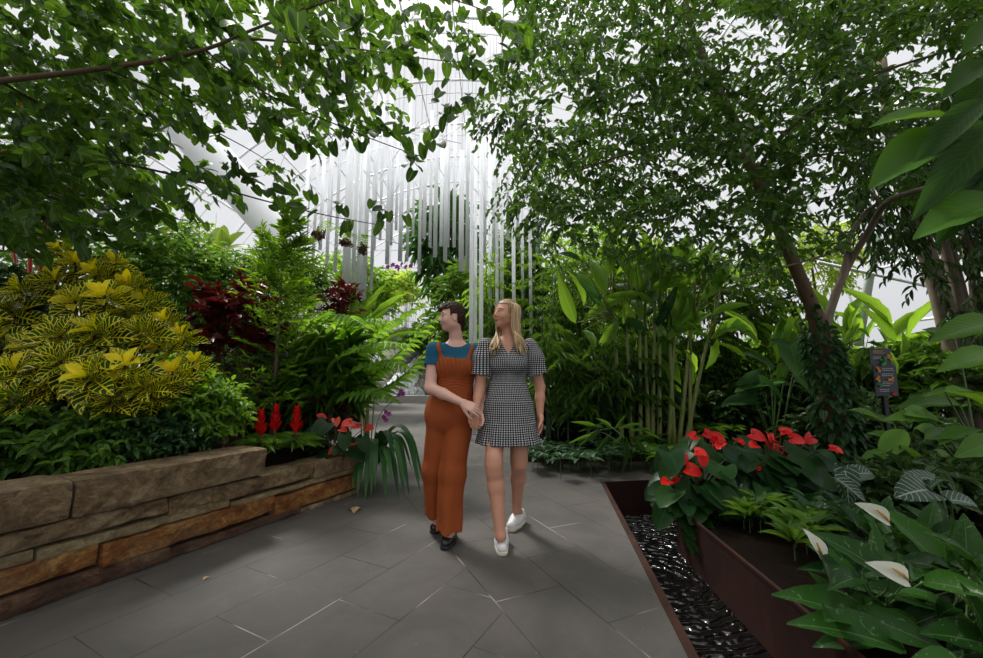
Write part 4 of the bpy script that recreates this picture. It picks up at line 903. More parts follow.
b_ = at(325,432,4.6); spiky('dracaena', 'spiky green dracaena with narrow arching leaves right of the sapling', 'dracaena', b_, [at(322,345,4.6), at(338,365,4.5), at(305,375,4.6), at(350,350,4.9), at(318,400,4.4), at(345,390,4.5)], G_MID, .36, .055, 60)
b_ = at(300,432,4.8); spiky('cordyline', 'dark bronze cordyline in the shade behind the red flowers', 'cordyline', b_, [at(318,405,4.5), at(298,410,4.6), at(335,412,4.4)], leafmat('bronze_leaf', (.020,.012,.010), (.05,.028,.02), .2, .3), .34, .2, 26, T_LANCE)
b_ = at(372,400,6.4)*np.array((1,1,0)); 
def fan(name, label, cat, base, leaves, mat, stem, W=.2, r=.012, group=None, T=T_BIG, bend=.5):
    e = plant(name, label, cat, base, group); f = Fol(); sb = MB(); base = np.asarray(base)
    for lf in leaves:
        a, b = np.asarray(lf[0]), np.asarray(lf[1]); w_ = lf[2] if len(lf) > 2 else W; P = bez([base+RG.normal(size=3)*np.array((.04,.04,0)), base*.35+a*.65+np.array((0,0,.06*np.linalg.norm(a-base))), a], 5)
        sb.tube(P, np.linspace(r, r*.5, len(P)), 5); tw = lf[4] if len(lf) > 4 else np.array((RG.normal()*.5, -.5+RG.normal()*.4, .9)); bigleaf(f, a, b, w_, lf[3] if len(lf) > 3 and lf[3] is not None else None, tw, bend*RG.uniform(.5,1.3), T)
    f.build('foliage', mat, e); sb.build('stems', stem, e); return e
LV = lambda px, py, qx, qy, Y, W=.3, dY=0, r=None: (at(px,py,Y), at(qx,qy,Y+dY), W, r)
fan('ginger_plant', 'bright green ginger with upright broad blades below the white tubes', 'ginger plant', at(370,395,6.0)*np.array((1,1,0)), [LV(352,335,355,282,6,.17), LV(358,335,372,288,6,.17), LV(365,335,395,300,6,.16), LV(370,330,402,285,6.1,.16), LV(350,335,338,295,6,.17), LV(356,340,330,310,6,.16), LV(372,340,412,318,6,.15), LV(362,330,383,278,6.2,.15), LV(345,345,322,330,6,.17), LV(380,345,424,330,6.2,.15)], G_BAN, M_CANE)
# palm with long arching fronds
e = plant('arching_palm', 'palm with long bright arching fronds reaching towards the person in rust orange', 'palm', at(325,432,4.9)); f = Fol(); sb = MB(); B_ = at(325,432,4.9)
for pts, n, LL in (([B_, at(362,388,4.7), at(400,352,4.6), at(447,308,4.5)], 30, .26), ([B_, at(365,400,4.6), at(408,372,4.4), at(440,332,4.3)], 26, .25), ([B_, at(352,360,5.0), at(392,325,5.1), at(430,300,5.2)], 26, .28), ([B_, at(342,345,4.9), at(362,322,4.8), at(398,322,4.6)], 24, .30),
    ([B_, at(330,350,4.9), at(345,318,4.7), at(372,330,4.3)], 24, .30), ([B_, at(318,360,4.8), at(310,325,4.7), at(330,310,4.5)], 22, .28), ([B_, at(350,380,4.6), at(385,362,4.3), at(415,372,4.1)], 24, .26), ([B_, at(345,400,4.5), at(372,392,4.2), at(398,402,4.0)], 20, .24), ([B_, at(340,370,4.7), at(372,345,4.4), at(412,345,4.2)], 26, .28)):
    frond(f, sb, pts, int(n*.8), LL, .24, T_LANCE, .75, .2, .012)
f.build('fronds', G_PALM, e); sb.build('rachises', M_CANE, e)
# scarlet-stemmed palm, left
e = plant('sealing_wax_palm', 'palm with scarlet stems standing behind the croton under the overhanging branches', 'palm', at(30,380,5.0)*np.array((1,1,0))+np.array((0,0,.34))); f = Fol(); sb = MB(); B_ = at(32,380,5.0)
for i, (x0, y0, x1, y1) in enumerate(((22,300,8,225),(38,300,46,210),(45,300,52,195),(30,290,30,235))):
    P = [at(x0,y0+60,5.0), at(x0,y0,5.0), at(x1,y1,5.0)]; b = MB(); b.tube(bez(P,5), .022 if i else .016, 8); b.build('stem', M_SEAL, e)
    for j in range(4):
        a = RG.uniform(-.9,.9)+(-.6 if x1 < 30 else .3); t_ = at(x1,y1,5.0); frond(f, sb, [t_, t_+np.array((a*.5, RG.normal()*.3, .55)), t_+np.array((a*1.1, RG.normal()*.4, .45)), t_+np.array((a*1.6, RG.normal()*.5, .05))], 26, .34, .10, T_STRAP, .6, .5, .012)
f.build('fronds', G_MID, e); sb.build('rachises', M_STEMR, e)
# papaya-like pale leaves
fan('pale_lobed_shrub', 'pale yellow-green broad leaves below the foot of the slanting white column', 'shrub', at(225,300,7.5)*np.array((1,1,0))+np.array((0,0,.34)), [LV(225,245,205,228,7.5,.6), LV(225,245,222,224,7.5,.6), LV(228,246,243,230,7.5,.6), LV(228,250,248,246,7.5,.6), LV(222,250,202,246,7.5,.6), LV(226,252,232,262,7.3,.6), LV(215,258,200,256,7.3,.6)], G_YEL, M_STEM, T=T_HEART)
# bromeliads: one built, copied
def bromeliad(base, h):
    e = plant('bromeliad', 'x', 'bromeliad', base, 'scarlet bromeliads behind the low end of the stone wall'); f = Fol(); n = 22; a = np.arange(n)*2.4; d = np.stack([np.cos(a), np.sin(a), RG.uniform(.35,1.0,n)], 1); f.add(T_STRAP, base+d*.01, d, UP, .24*RG.uniform(.8,1.1,n), .13, .9)
    f.build('foliage', G_MID, e); f = Fol(); n = 34; t = np.linspace(0,1,n); a = np.arange(n)*2.4; d = np.stack([np.cos(a), np.sin(a), .9+t*.9], 1); f.add(T_LANCE, base+UP*(.10+t*h)[:,None], d, UP, .095*(1.1-.35*t), .26, -.4); fl = f.build('bloom', M_REDF, e)
    b = MB(); b.tube([base, base+UP*(.1+h)], .012, 6); b.build('stem', M_STEMR, fl); return e
brs = [at(259,450,3.62), at(274,446,3.72), at(295,449,3.72)]; proto = bromeliad(brs[0], .19)
def copy_tree(o, loc, s=1.0, rz=0.0):
    c = o.copy(); COL.objects.link(c); l0 = Vector(o.location); c.location = tuple(loc); c.scale = (s,s,s); c.rotation_euler[2] = rz
    for ch in list(o.children):
        d = ch.copy(); COL.objects.link(d); d.parent = c; d.matrix_parent_inverse = ch.matrix_parent_inverse.copy()
        for g in list(ch.children): q = g.copy(); COL.objects.link(q); q.parent = d; q.matrix_parent_inverse = g.matrix_parent_inverse.copy()
    return c
c1 = copy_tree(proto, brs[1], 1.05, 1.1); c2 = copy_tree(proto, brs[2], 1.1, 2.3)
proto['label'] = 'leftmost of the three scarlet bromeliads behind the stone wall'; c1['label'] = 'middle of the three scarlet bromeliads, beside the sapling trunk'; c2['label'] = 'rightmost of the three scarlet bromeliads, nearest the coral anthurium'
# anthuriums
def heartleaf(f, p, tip_dir, nrm, s, W=.75, rnd=None, bend=.35): f.add(T_HEART8, p, tip_dir, nrm, s, W, bend, rnd)
def anthurium(label, base, leaves, blooms, matb, Sl, Sb, spx, group=None):
    e = plant('anthurium', label, 'anthurium', base, group); f = Fol(); sb = MB(); base = np.asarray(base)
    for p in leaves:
        q = base+np.array((RG.normal()*.04, RG.normal()*.04, 0)); out = p-q; h = np.array((out[0], out[1], 0)); d = unit(unit(h)*.8+np.array((RG.normal()*.3, -.35+RG.normal()*.3, -.35+RG.normal()*.15))); s = Sl*RG.uniform(.7,1.15)
        P = bez([q, q*.4+p*.6+UP*.05, p], 4); sb.tube(P, .0045, 5); heartleaf(f, p-d*s*.15, d, UP+np.array((0,-.6,0))+RG.normal(size=3)*.25, s, .85)
    f.build('foliage', G_ANT, e); sb.build('stems', M_STEMD, e)
    for i, p in enumerate(blooms):
        p = np.asarray(p[0]) if isinstance(p, tuple) else p; q = base+np.array((RG.normal()*.05, RG.normal()*.05, 0)); d = unit(np.array((RG.normal()*.8, -.55, .15+RG.normal()*.25))); d = unit(np.array((RG.normal()*.8, -.45, -.15+RG.normal()*.3))); n = unit(np.array((RG.normal()*.4, -.8, .8))); s = Sb*RG.uniform(.8,1.15)
        b = Fol(); b.add(T_HEART8, p-d*s*.3, d, n, s, .95, .25+RG.random()*.5); fl = b.build('flower', matb, e)
        m = MB(); sp = unit(n+d*.35); m.tube([p-d*s*.22, p-d*s*.18+sp*s*.25, p-d*s*.1+sp*s*.5], [.0045,.005,.003], 6); m.build('spadix', spx, fl)
        m = MB(); m.tube(bez([q, q*.35+p*.65+np.array((0,0,.03)), p-d*s*.25], 4), .0035, 5); m.build('flower_stem', M_STEMR, fl)
BL = lambda L, Y: [at(x, y, Y+RG.uniform(-.1,.1)) for x, y in L]
anthurium('coral flowered anthurium on the wall end near the strap-leaved plant', at(338,450,4.15), [at(x,y,4.1+RG.uniform(-.2,.2)) for x, y in ((315,432),(325,425),(330,440),(345,437),(355,440),(318,445),(340,448),(328,452),(350,452),(362,440),(310,440),(360,450),(335,430),(322,447))], BL(((336,420.6),(342,429),(349,423),(357,426),(368,428),(353,445),(333,451),(323,418)), 4.05), M_CORAL, .19, .095, M_SPXR)
# red anthuriums on the steel planter
def cloud(n, x0, x1, y0, y1, Y0, Y1): return [at(RG.uniform(x0,x1), RG.uniform(y0,y1), RG.uniform(Y0,Y1)) for i in range(n)]
S2 = 4.468; CB = lambda L: [(640+x/S2, 420+y/S2) for x, y in L]
anthurium('red anthurium spilling over the corner of the steel planter towards the water', np.array((*at(698,520,3.75)[:2], -.02)), cloud(46,662,738,452,512,3.45,4.0)+cloud(12,700,745,492,525,3.5,3.7)+[at(688,515,3.5), at(700,525,3.45), at(690,538,3.45), at(702,545,3.4), at(680,505,3.5), at(715,500,3.5), at(672,492,3.55)], BL(CB(((135,265),(120,272),(125,335),(230,222),(192,165),(262,142),(280,172))), 3.6), M_REDF, .23, .11, M_SPXR)
anthurium('red anthurium with its blooms held highest, left of the vine covered trunk', np.array((*at(762,505,4.1)[:2], -.02)), cloud(46,735,835,448,505,3.75,4.3)+cloud(12,745,830,470,520,3.6,3.8), BL(CB(((515,68),(512,110),(580,70),(570,100),(645,50),(690,85),(763,82),(620,130),(672,160),(605,212),(515,210),(870,130),(600,85))), 3.95), M_REDF, .25, .115, M_SPXR)
anthurium('red anthurium in the middle back of the planter beside the paving', np.array((*at(722,490,4.4)[:2], -.02)), cloud(34,690,760,442,485,4.2,4.6), BL(CB(((240,73),(300,62),(345,78),(330,98),(360,108),(440,90))), 4.3), M_REDF, .24, .12, M_SPXR)
# strap-leaved plant at the wall end
def strap(label, base, ends, mat, W=.075):
    e = plant('strap_leaved_plant', label, 'plant', base); f = Fol(); base = np.asarray(base)
    V0, F0, U0 = T_STRAP
    for q, rise in ends:
        q = np.asarray(q); h = q-base; P = bez([base, base+h*np.array((.35,.35,0))+UP*rise*.8, base+h*np.array((.72,.72,0))+UP*rise*(.85), q], 5); d = unit(np.gradient(P, axis=0)); side = unit(np.cross(d, UP)); n = len(P); wv = np.interp(np.linspace(0,1,n), (0,.15,.6,.85,1), (.6,1,1,.7,.05))*.034
        V = np.stack([P-side*wv[:,None]+UP*.006, P, P+side*wv[:,None]+UP*.006], 1).reshape(-1,3); U = np.stack([np.tile((0,.5,1), n), np.repeat(np.linspace(0,1,n), 3)], 1); Fq = [(a*3+j, a*3+j+1, a*3+j+4, a*3+j+3) for a in range(n-1) for j in range(2)]
        f.V.append(V); f.F.append(np.array(Fq)+f.n); f.n += len(V); f.U.append(U); f.R.append(np.full(len(V), RG.random()))
    f.build('foliage', mat, e); return e
bs = gp(372,478); bs[2] = .03
en = [(at(365,503,4.0),.45),(at(386,503,3.95),.42),(at(421,496,4.25),.55),(at(420,482,4.3),.62),(at(405,488,4.0),.5),(at(352,490,4.05),.35),(at(412,470,4.6),.5),(at(399,500,4.0),.4),(at(418,458,4.7),.62),(at(360,480,4.1),.5),(at(375,490,3.95),.5),(at(392,480,3.9),.45),(at(350,470,4.2),.5),(at(404,497,4.2),.55),(at(380,470,4.9),.5),(at(357,498,4.0),.4),(at(410,500,4.2),.5),(at(395,465,4.1),.6),(at(371,497,4.0),.5),(at(425,490,4.5),.55)]
strap('dark green strap-leaved clump arching onto the paving at the end of the stone wall', bs, en, G_STRIPE)
# orchids
def orchid(label, pts, fl, s, group=None):
    e = plant('orchid_spray', label, 'orchid', pts[0], group); sb = MB(); sb.tube(bez(pts, 6), .004, 5); sb.build('stem', M_STEM, e)
    for p in fl:
        f = Fol(); a = np.arange(5)*1.2566+RG.random(); n = unit(np.array((RG.normal()*.4,-1,.2))); x = unit(np.cross(n, UP)); y = np.cross(x, n); d = x*np.cos(a)[:,None]+y*np.sin(a)[:,None]+n*.25; f.add(T_OVAL, p, d, n, s, .75, .4); f.build('flower', M_PINK, e)
orchid('slender orchid stem with purple flowers beside the path, in front of the distant cascade', [np.array((*at(372,445,4.6)[:2], .3)), at(378,420,4.6), at(388,405,4.6), at(401,392,4.6)], [at(401,391,4.6), at(403,394,4.58), at(399,395,4.6), at(386,412,4.6), at(389,414,4.6), at(384,417,4.6), at(386,420,4.6)], .032)
orchid('pink orchid spray among the tubes above the pale distant shrub', [np.array((*at(405,300,7.6)[:2], 1.4)), at(408,280,7.6), at(400,266,7.6), at(388,267,7.6)], [at(388,267,7.6), at(393,265,7.6), at(397,267,7.6), at(402,264,7.6), at(406,267,7.6), at(411,266,7.6), at(399,269,7.6)], .055)
# epiphytes on the tubes
def epiphyte(label, c, s, nf):
    e = plant('epiphyte', label, 'epiphyte', c, 'epiphytes tied to the white tubes'); b = MB(); c = np.asarray(c); P = [c+RG.normal(size=3)*s*.35 for i in range(26)]
    for i in range(60): a = P[RG.integers(26)]; q = P[RG.integers(26)]; b.tube(bez([a, (a+q)/2+RG.normal(size=3)*s*.3, q], 3), .010, 4)
    b.build('roots', simple('brown_root_fibre', (.13,.075,.04), .95, 0, .5, 60, .5), e); f = Fol(); sb = MB()
    for i in range(nf): a = RG.uniform(-1,1); frond(f, sb, [c, c+np.array((a*.2,-.1,.22)), c+np.array((a*.45,-.2,.15))], 14, .08, .25, T_LANCE, .4, .1, .004)
    if nf: f.build('fronds', G_LIGHT, e)
epiphyte('brown fibrous root ball tied to the leftmost white tubes', at(317,236,7.4), .16, 1)
epiphyte('root ball on the thick white tube beside the maroon shrub, with fern leaves', at(345,243,6.4), .11, 2)
epiphyte('small root clump hanging right of the thick white tube', at(364,250,6.9), .12, 2)
# ----------------------------------------------------------------- overhanging tree, top left
def overhang():
    e = plant('overhanging_tree', 'broad-leaved tree reaching in from the left with dark branches overhead', 'tree', (-5.2,1.6,.3)); f = Fol(); sb = MB()
    m = MB(); m.tube(bez([(-5.2,1.6,.3),(-5.1,1.7,1.4),(-4.6,1.9,2.3),(-4.0,2.3,2.7)], 5), .12, 10); m.build('trunk', M_BARK, e)
    brs = [([(-4.0,2.3,2.7), at(-60,92,2.6), at(0,81,2.6), at(75,72,2.65), at(160,60,2.7), at(212,47,2.75), at(252,30,2.8), at(330,0,2.9)], .026, .008, M_BARK), ([at(205,50,2.75), at(232,72,2.8), at(275,98,2.9), at(330,122,3.0), at(380,142,3.1), at(425,158,3.1)], .008, .003, M_BARKD),
     ([(-4.0,2.3,2.7), at(-40,150,3.0), at(70,155,3.1), at(135,166,3.2), at(200,182,3.3), at(262,200,3.4), at(325,215,3.5), at(385,226,3.5)], .014, .003, M_BARKD), ([at(240,38,2.8), at(290,42,3.0), at(350,48,3.2), at(420,58,3.3), at(492,66,3.4)], .010, .003, M_STEMR), ([at(110,70,2.7), at(165,95,2.9), at(205,125,3.0), at(250,150,3.1), at(285,172,3.2)], .008, .002, M_BARKD),
     ([at(0,81,2.6), at(50,110,3.0), at(100,140,3.3), at(150,190,3.7), at(190,200,4)], .010, .003, M_BARKD), ([(-4.0,2.3,2.7), at(-40,200,3.6), at(30,190,3.8), at(90,205,4.0), at(150,215,4.2), at(215,225,4.3)], .016, .003, M_BARKD), ([at(330,0,2.9), at(400,-10,3.1), at(470,5,3.3), at(520,30,3.5)], .008, .003, M_STEMR)]
    for pts, r0, r1, mt in brs: b = MB(); P = bez(pts, 6); b.tube(P, np.linspace(r0, r1, len(P)), 8); b.build('branch', mt, e)
    # leaf-bearing twigs through the volume of the crown
    C = []
    low_ = np.array([(-80,250),(0,243),(100,238),(160,222),(205,196),(250,182),(300,160),(345,140),(400,112),(440,92),(500,60),(530,30)], float)
    while len(C) < 1250:
        x = RG.uniform(-80, 520); lim = np.interp(x, low_[:,0], low_[:,1]); y = RG.uniform(-45, lim); den = np.interp(x, (-80,150,220,330,400,520), (1,1,.72,.36,.13,.08))*(1 if y < lim*.6 or x < 150 else .6)
        if 150 < x < 270 and y > 120: den *= .35
        if RG.random() < den: C.append(at(x, y, RG.uniform(2.6, 5.2)))
    C = np.array(C); D = unit(np.stack([RG.uniform(.1,1,len(C)), RG.normal(size=len(C))*.5, RG.uniform(-.5,.2,len(C))], 1)); twigs(f, sb, C-D*.1, D, RG.uniform(.2,.38,len(C)), 7, .098, T_HEART, .82, droop=.25, ldroop=.45, spread=.75, bend=.35, var=.40, r=.0025, nup=.9)
    ex = [at(x, y, Y) for x, y, Y in ((300,205,3.3),(318,212,3.3),(335,208,3.4),(340,222,3.4),(385,222,3.5),(378,208,3.5),(392,216,3.5),(355,228,3.4),(312,195,3.3),(280,196,3.2),(262,190,3.2),(250,176,3.1),(225,182,3.2),(430,140,3.1),(412,132,3.1),(400,128,3.1),(440,130,3.1),(422,148,3.1),(446,108,3.2),(452,118,3.2),(440,104,3.2),(418,166,3.1),(410,158,3.1),(460,100,3.3),(175,170,2.8),(168,182,2.7),(300,8,2.0),(288,14,2.0),(245,30,2.1),(270,12,2.0),(350,95,3),(372,110,3.1),(388,80,3.2),(350,70,3.2),(465,60,3.3),(480,75,3.4),(492,80,3.4),(505,62,3.4),(470,42,3.3),(452,50,3.3),(430,36,3.3),(345,14,3),(362,22,3.1),(380,10,3.1),(402,20,3.2),(420,12,3.2),(440,22,3.3),(455,10,3.3),(468,24,3.3),(488,14,3.4),(430,70,3.2),(445,66,3.2),(478,62,3.4),(512,40,3.5),(520,28,3.5),(500,48,3.4),(412,60,3.2),(398,52,3.2),(360,70,3.1),(330,62,3),(345,110,3),(358,140,3.1),(335,135,3),(318,118,3),(372,126,3.1),(385,45,3.2),(310,80,3),(325,95,3))]
    for p in ex: d = np.array((RG.normal()*.5, -.2+RG.normal()*.3, -.8)); n = 3; f.add(T_HEART8, p+RG.normal(size=(n,3))*.045, unit(d+RG.normal(size=(n,3))*.45), np.array((0,-1,.5))+RG.normal(size=(n,3))*.3, RG.uniform(.085,.125,n), .78, .3)
    n = 520; y = RG.uniform(-1.5,3.0,n); c = np.stack([RG.uniform(-5.0,-.9,n), y, np.maximum(3.0, 1.75+1.05*y)+RG.uniform(0,1.1,n)], 1); twigs(f, sb, c, rdir(n,-.2,.5), .35, 7, .11, T_HEART, .82, droop=.25, ldroop=.45, nup=.9)  # crown carried on overhead, unseen, added to darken the ground at lower left
    f.build('foliage', G_TREE, e); sb.build('twigs', M_BARKD, e)
    f = Fol(); q = np.array([at(x,y,3.2) for x, y in ((22,103),(15,60),(70,176),(72,182),(25,190),(5,150),(280,60))]); f.add(T_HEART, q, (0,-.2,-1), (0,-1,.2), .06, .7, .3); f.build('tinted_leaf', M_ORF, e)
overhang()
# ----------------------------------------------------------------- large fig tree over the right side
def figtree():
    b0 = np.array((*at(836,440,5.4)[:2], 0)); e = plant('fig_tree', 'big small-leaved fig tree whose crown fills the top right, forked trunk behind the anthuriums', 'tree', b0); f = Fol(); sb = MB()
    Y = 5.4; fk = at(818,322,Y)
    b = MB(); P = bez([b0, at(832,400,Y), at(826,355,Y), fk, at(803,285,Y-.1), at(782,236,Y-.2), at(764,198,Y-.3), at(752,170,Y-.3), at(735,120,Y-.2), at(700,50,Y), at(680,-20,Y)], 6); b.tube(P, np.interp(np.linspace(0,1,len(P)), (0,.28,.34,.75,1), (.14,.12,.085,.05,.03)), 12); b.build('trunk', M_BARK, e)
    for pts, r0, r1, mt in (([at(822,335,Y), at(838,288,Y), at(850,262,Y), at(868,232,Y-.3), at(885,204,Y-.7), at(912,192,Y-1.3), at(950,184,Y-1.9), at(1010,172,Y-2.4)], .055, .018, M_BARK2), ([at(840,285,Y), at(846,262,Y), at(850,236,Y), at(866,212,Y-.1), at(878,202,Y-.4), at(868,190,Y-.4), at(858,186,Y-.3)], .045, .012, M_BARK2), ([at(850,240,Y), at(838,230,Y), at(826,228,Y+.1), at(815,212,Y+.1)], .022, .008, M_BARK2),
      ([at(862,260,Y), at(845,250,Y-.1), at(815,258,Y-.2), at(780,268,Y-.2), at(740,276,Y-.2)], .022, .008, M_BARK2), ([at(756,180,Y-.3), at(770,150,Y-.4), at(800,120,Y-.6), at(860,80,Y-.9), at(983,40,Y-1.2)], .03, .012, M_BARK), ([at(756,185,Y-.3), at(735,150,Y-.4), at(690,140,Y-.6), at(640,150,Y-.7), at(580,170,Y-.8)], .03, .01, M_BARK), ([at(740,130,Y-.3), at(690,60,Y-.3), at(660,10,Y-.3)], .03, .012, M_BARK), ([at(757,190,Y-.3), at(800,160,Y-.3), at(860,150,Y-.5)], .025, .01, M_BARK)):
        b = MB(); P = bez(pts, 6); b.tube(P, np.linspace(r0, r1, len(P)), 9); b.build('branch', mt, e)
    C = []
    L = np.array([(-40,515),(30,520),(70,500),(95,472),(115,500),(150,515),(190,512),(215,548),(260,575),(300,600)], float)     # y -> left limit x
    B = np.array([(470,110),(500,130),(545,250),(620,262),(700,272),(770,268),(830,250),(870,215),(983,170),(1060,160)], float)       # x -> lower limit y
    while len(C) < 2700:
        x = RG.uniform(470, 1060); y = RG.uniform(-50, 275)
        if x < np.interp(y, L[:,0], L[:,1]) or y > np.interp(x, B[:,0], B[:,1]): continue
        den = 1.0
        if y > 225: den = .55
        if 800 < x < 900 and y > 150: den = .35
        if 470 < x < 550 and 60 < y < 130: den = .45
        if math.hypot((x-745)/45, (y-40)/30) < 1 or math.hypot((x-560)/22, (y-100)/26) < 1 or math.hypot((x-920)/40, (y-60)/26) < 1: den *= .3
        if RG.random() < den: C.append(at(x, y, RG.uniform(3.9, 7.2)))
    C = np.array(C); K = len(C); D = unit(np.stack([RG.normal(size=K), RG.normal(size=K)*.7-.2, RG.uniform(-.6,.25,K)], 1))
    twigs(f, sb, C-D*.15, D, RG.uniform(.25,.48,K), 10, .118, T_OV, .50, droop=.35, ldroop=.35, spread=.75, bend=.45, var=.35, r=.003, nup=.9)
    n = 900; y = RG.uniform(-1.2,3.6,n); c = np.stack([RG.uniform(.9,5.5,n), y, np.maximum(3.1, 1.75+1.05*y)+RG.uniform(0,1.2,n)], 1); twigs(f, sb, c, rdir(n,-.2,.5), .42, 9, .13, T_OV, .5, droop=.35, ldroop=.35, nup=.9)  # unseen extension of the crown above the view, added to shade the planter side
    # twigs that hang out at the left edge of the crown
    for x, y in ((492,112),(505,106),(500,125),(512,120),(520,112),(485,104),(515,60),(522,80),(535,150),(515,160),(508,190),(520,195),(535,205),(548,190),(545,215),(560,225)):
        n = 5; c = at(x, y, 4.6)+RG.normal(size=(n,3))*.06; twigs(f, sb, c, unit(np.array((-.5,-.1,-.6))+RG.normal(size=(n,3))*.3), .30, 7, .10, T_OV, .46, droop=.4, ldroop=.6, var=.25, r=.003)
    f.build('foliage', G_FIC, e); sb.build('twigs', M_BARKD, e)
    v = plant('climbing_vine', 'green climbing vine wrapped around the fig tree trunk', 'vine', b0+np.array((0,-.2,0))); f = Fol(); sb = MB()
    for s in range(10):
        a0 = RG.random()*6.28; pts = []
        for i in range(14):
            t = i/13; z = t*(2.3 if s < 4 else 1.7); c = np.array((np.interp(z, (0,.6,1.2,1.6,2.4), (b0[0], at(832,400,Y)[0], at(826,355,Y)[0], fk[0], at(792,262,Y)[0])), Y, z)); r = np.interp(z, (0,1.4,1.7,2.4), (.22,.18,.13,.10)); a = a0+t*5; pts.append(c+np.array((math.cos(a)*r, math.sin(a)*r, 0)))
        P = bez(pts, 4); sb.tube(P, .007, 5); c = P[::1]; o = unit(c-np.array((b0[0], Y, 0))*np.array((1,1,0))-np.stack([np.zeros(len(c))]*2+[c[:,2]], 1)); d = unit(o+RG.normal(size=c.shape)*.5+np.array((0,-.3,-.5))); f.add(T_OV6, c, d, o+UP*.5, RG.uniform(.10,.16,len(c)), .5, .5)
    n = 120; z = RG.uniform(0, 1.6, n); a = RG.uniform(math.pi, 2*math.pi, n); c = np.stack([b0[0]+np.cos(a)*(.30-.1*z)-.07*z, Y+np.sin(a)*(.3-.1*z), z], 1); f.add(T_OV6, c, np.stack([np.cos(a), np.sin(a), np.full(n,-.5)], 1)+RG.normal(size=(n,3))*.3, UP, RG.uniform(.12,.18,n), .5, .6)
    f.build('foliage', G_BLUE, v); sb.build('stems', M_STEM, v)
figtree()
# banyan with several trunks and hanging dark foliage, right
def banyan():
    Y = 6.6; b0 = np.array((*at(945,420,Y)[:2], 0)); e = plant('banyan_tree', 'multi-stemmed pale trunked tree with drooping dark narrow leaves at the right', 'tree', b0); f = Fol(); sb = MB()
    for i, pts in enumerate(([(985,430),(960,365),(945,310),(928,255),(912,200),(892,140),(882,60)],[(995,430),(972,370),(962,300),(950,240),(960,180),(985,100)],[(965,430),(950,350),(935,290),(925,240),(905,170)],[(1010,430),(985,350),(975,280),(965,220),(985,160)],[(955,430),(966,350),(956,290),(942,235),(935,180)],[(1030,430),(1000,330),(990,260),(1010,180)])):
        b = MB(); P = bez([at(x, y, Y+(.25 if i % 2 else -.05)) for x, y in pts], 5); P[0][2] = 0; b.tube(P, np.linspace(.13,.05,len(P))*(1.3 if i == 0 else .9), 9); b.build('stem', M_BARK2, e)
    C = [];
    while len(C) < 620:
        x = RG.uniform(845, 1080); y = RG.uniform(130, 330)
        if y > np.interp(x, (845,870,905,940,1000), (200,250,262,300,345)) : continue
        if 905 < x < 955 and y > 225 and RG.random() < .75: continue
        C.append(at(x, y, RG.uniform(5.6, 7.6)))
    C = np.array(C); K = len(C); D = unit(np.stack([RG.normal(size=K)*.8, RG.normal(size=K)*.7-.2, RG.uniform(-.9,0,K)], 1)); twigs(f, sb, C, D, .40, 11, .17, T_LANCE, .26, droop=.5, ldroop=.7, spread=.7, bend=.5, var=.25, r=.003)
    f.build('foliage', G_DARK, e); sb.build('twigs', M_BARKD, e)
banyan()
# big-leaved shrub leaning in from the right edge
def T2(px, py, qx, qy, Y, W, r=None, dY=0, n=None): return (at(px,py,Y), at(qx,qy,Y+dY), W, r, np.array((.2,-.7,.8)) if n is None else n)
fan('big_leaved_shrub', 'large-leaved shrub leaning in at the upper right edge, with one red flower', 'shrub', np.array((2.75,1.9,0)), [T2(944,118,878,124,1.9,.42,.95), T2(953,130,877,187,1.9,.46,.75), T2(950,96,914,90,2.0,.5,.9), T2(985,100,928,172,1.8,.26,.2), T2(990,60,950,96,1.9,.45,.3), T2(1000,120,940,215,1.8,.3,.25), T2(1010,200,930,238,1.8,.5,.95), T2(1005,215,938,195,1.9,.4,.15), T2(990,80,962,128,1.9,.5,.2), T2(1000,20,968,52,1.9,.5,.6), T2(1010,30,975,20,2.0,.5,.3), T2(985,150,955,205,1.9,.35,.2), T2(1015,140,965,240,1.85,.4,.1), T2(975,135,915,135,2.1,.4,.1)], leafmat('big_shrub_leaf', (.010,.045,.008), (.075,.19,.020), .35, .4, 'ribs', (.05,.13,.02)), M_STEM, T=T_BIG, bend=.4)
f_ = Fol(); q = at(955,136,1.85); a = np.arange(6)*1.05; f_.add(T_OVAL, q, np.stack([np.cos(a), np.full(6,-.3), np.sin(a)], 1), (0,-1,0), .035, .7, .5); o_ = [o for o in bpy.data.objects if o.name == 'big_leaved_shrub'][0]; f_.build('flower', M_REDF, o_)
# ----------------------------------------------------------------- middle right: bananas, ginger, bamboo palms
Y = 6.2; bb_ = np.array((*at(668,440,Y)[:2], .06)); e = plant('banana_clump', 'banana clump with upright yellow-green stalks and broad glowing blades', 'banana plant', bb_); f = Fol(); f2 = Fol(); 
lv = [(660,300,700,240,.24,.95),(610,275,606,232,.32,.9),(632,290,612,243,.26,.6),(667,300,663,372,.24,.1),(708,322,720,374,.42,.95),(637,300,676,304,.3,.2),(612,287,640,300,.3,.15),(680,290,712,250,.25,.9),(668,290,690,232,.26,.9),(645,290,640,240,.26,.3),(655,310,625,330,.3,.15),(690,330,668,340,.3,.4),(675,300,690,280,.3,.6),(622,300,580,330,.25,.6),(640,285,655,245,.26,.5),(700,300,735,270,.25,.8),(600,300,572,270,.25,.5),(650,330,680,400,.22,.4),(618,320,600,360,.25,.3),(685,350,700,395,.3,.9),(660,270,640,230,.25,.8),(630,260,600,250,.3,.85),(695,280,720,235,.22,.85)]
for i in range(40): x_ = RG.uniform(575,730); y_ = RG.uniform(255,345); lv.append((x_, y_, x_+RG.normal()*28, y_+RG.uniform(-62,30), RG.uniform(.2,.30), RG.random()))
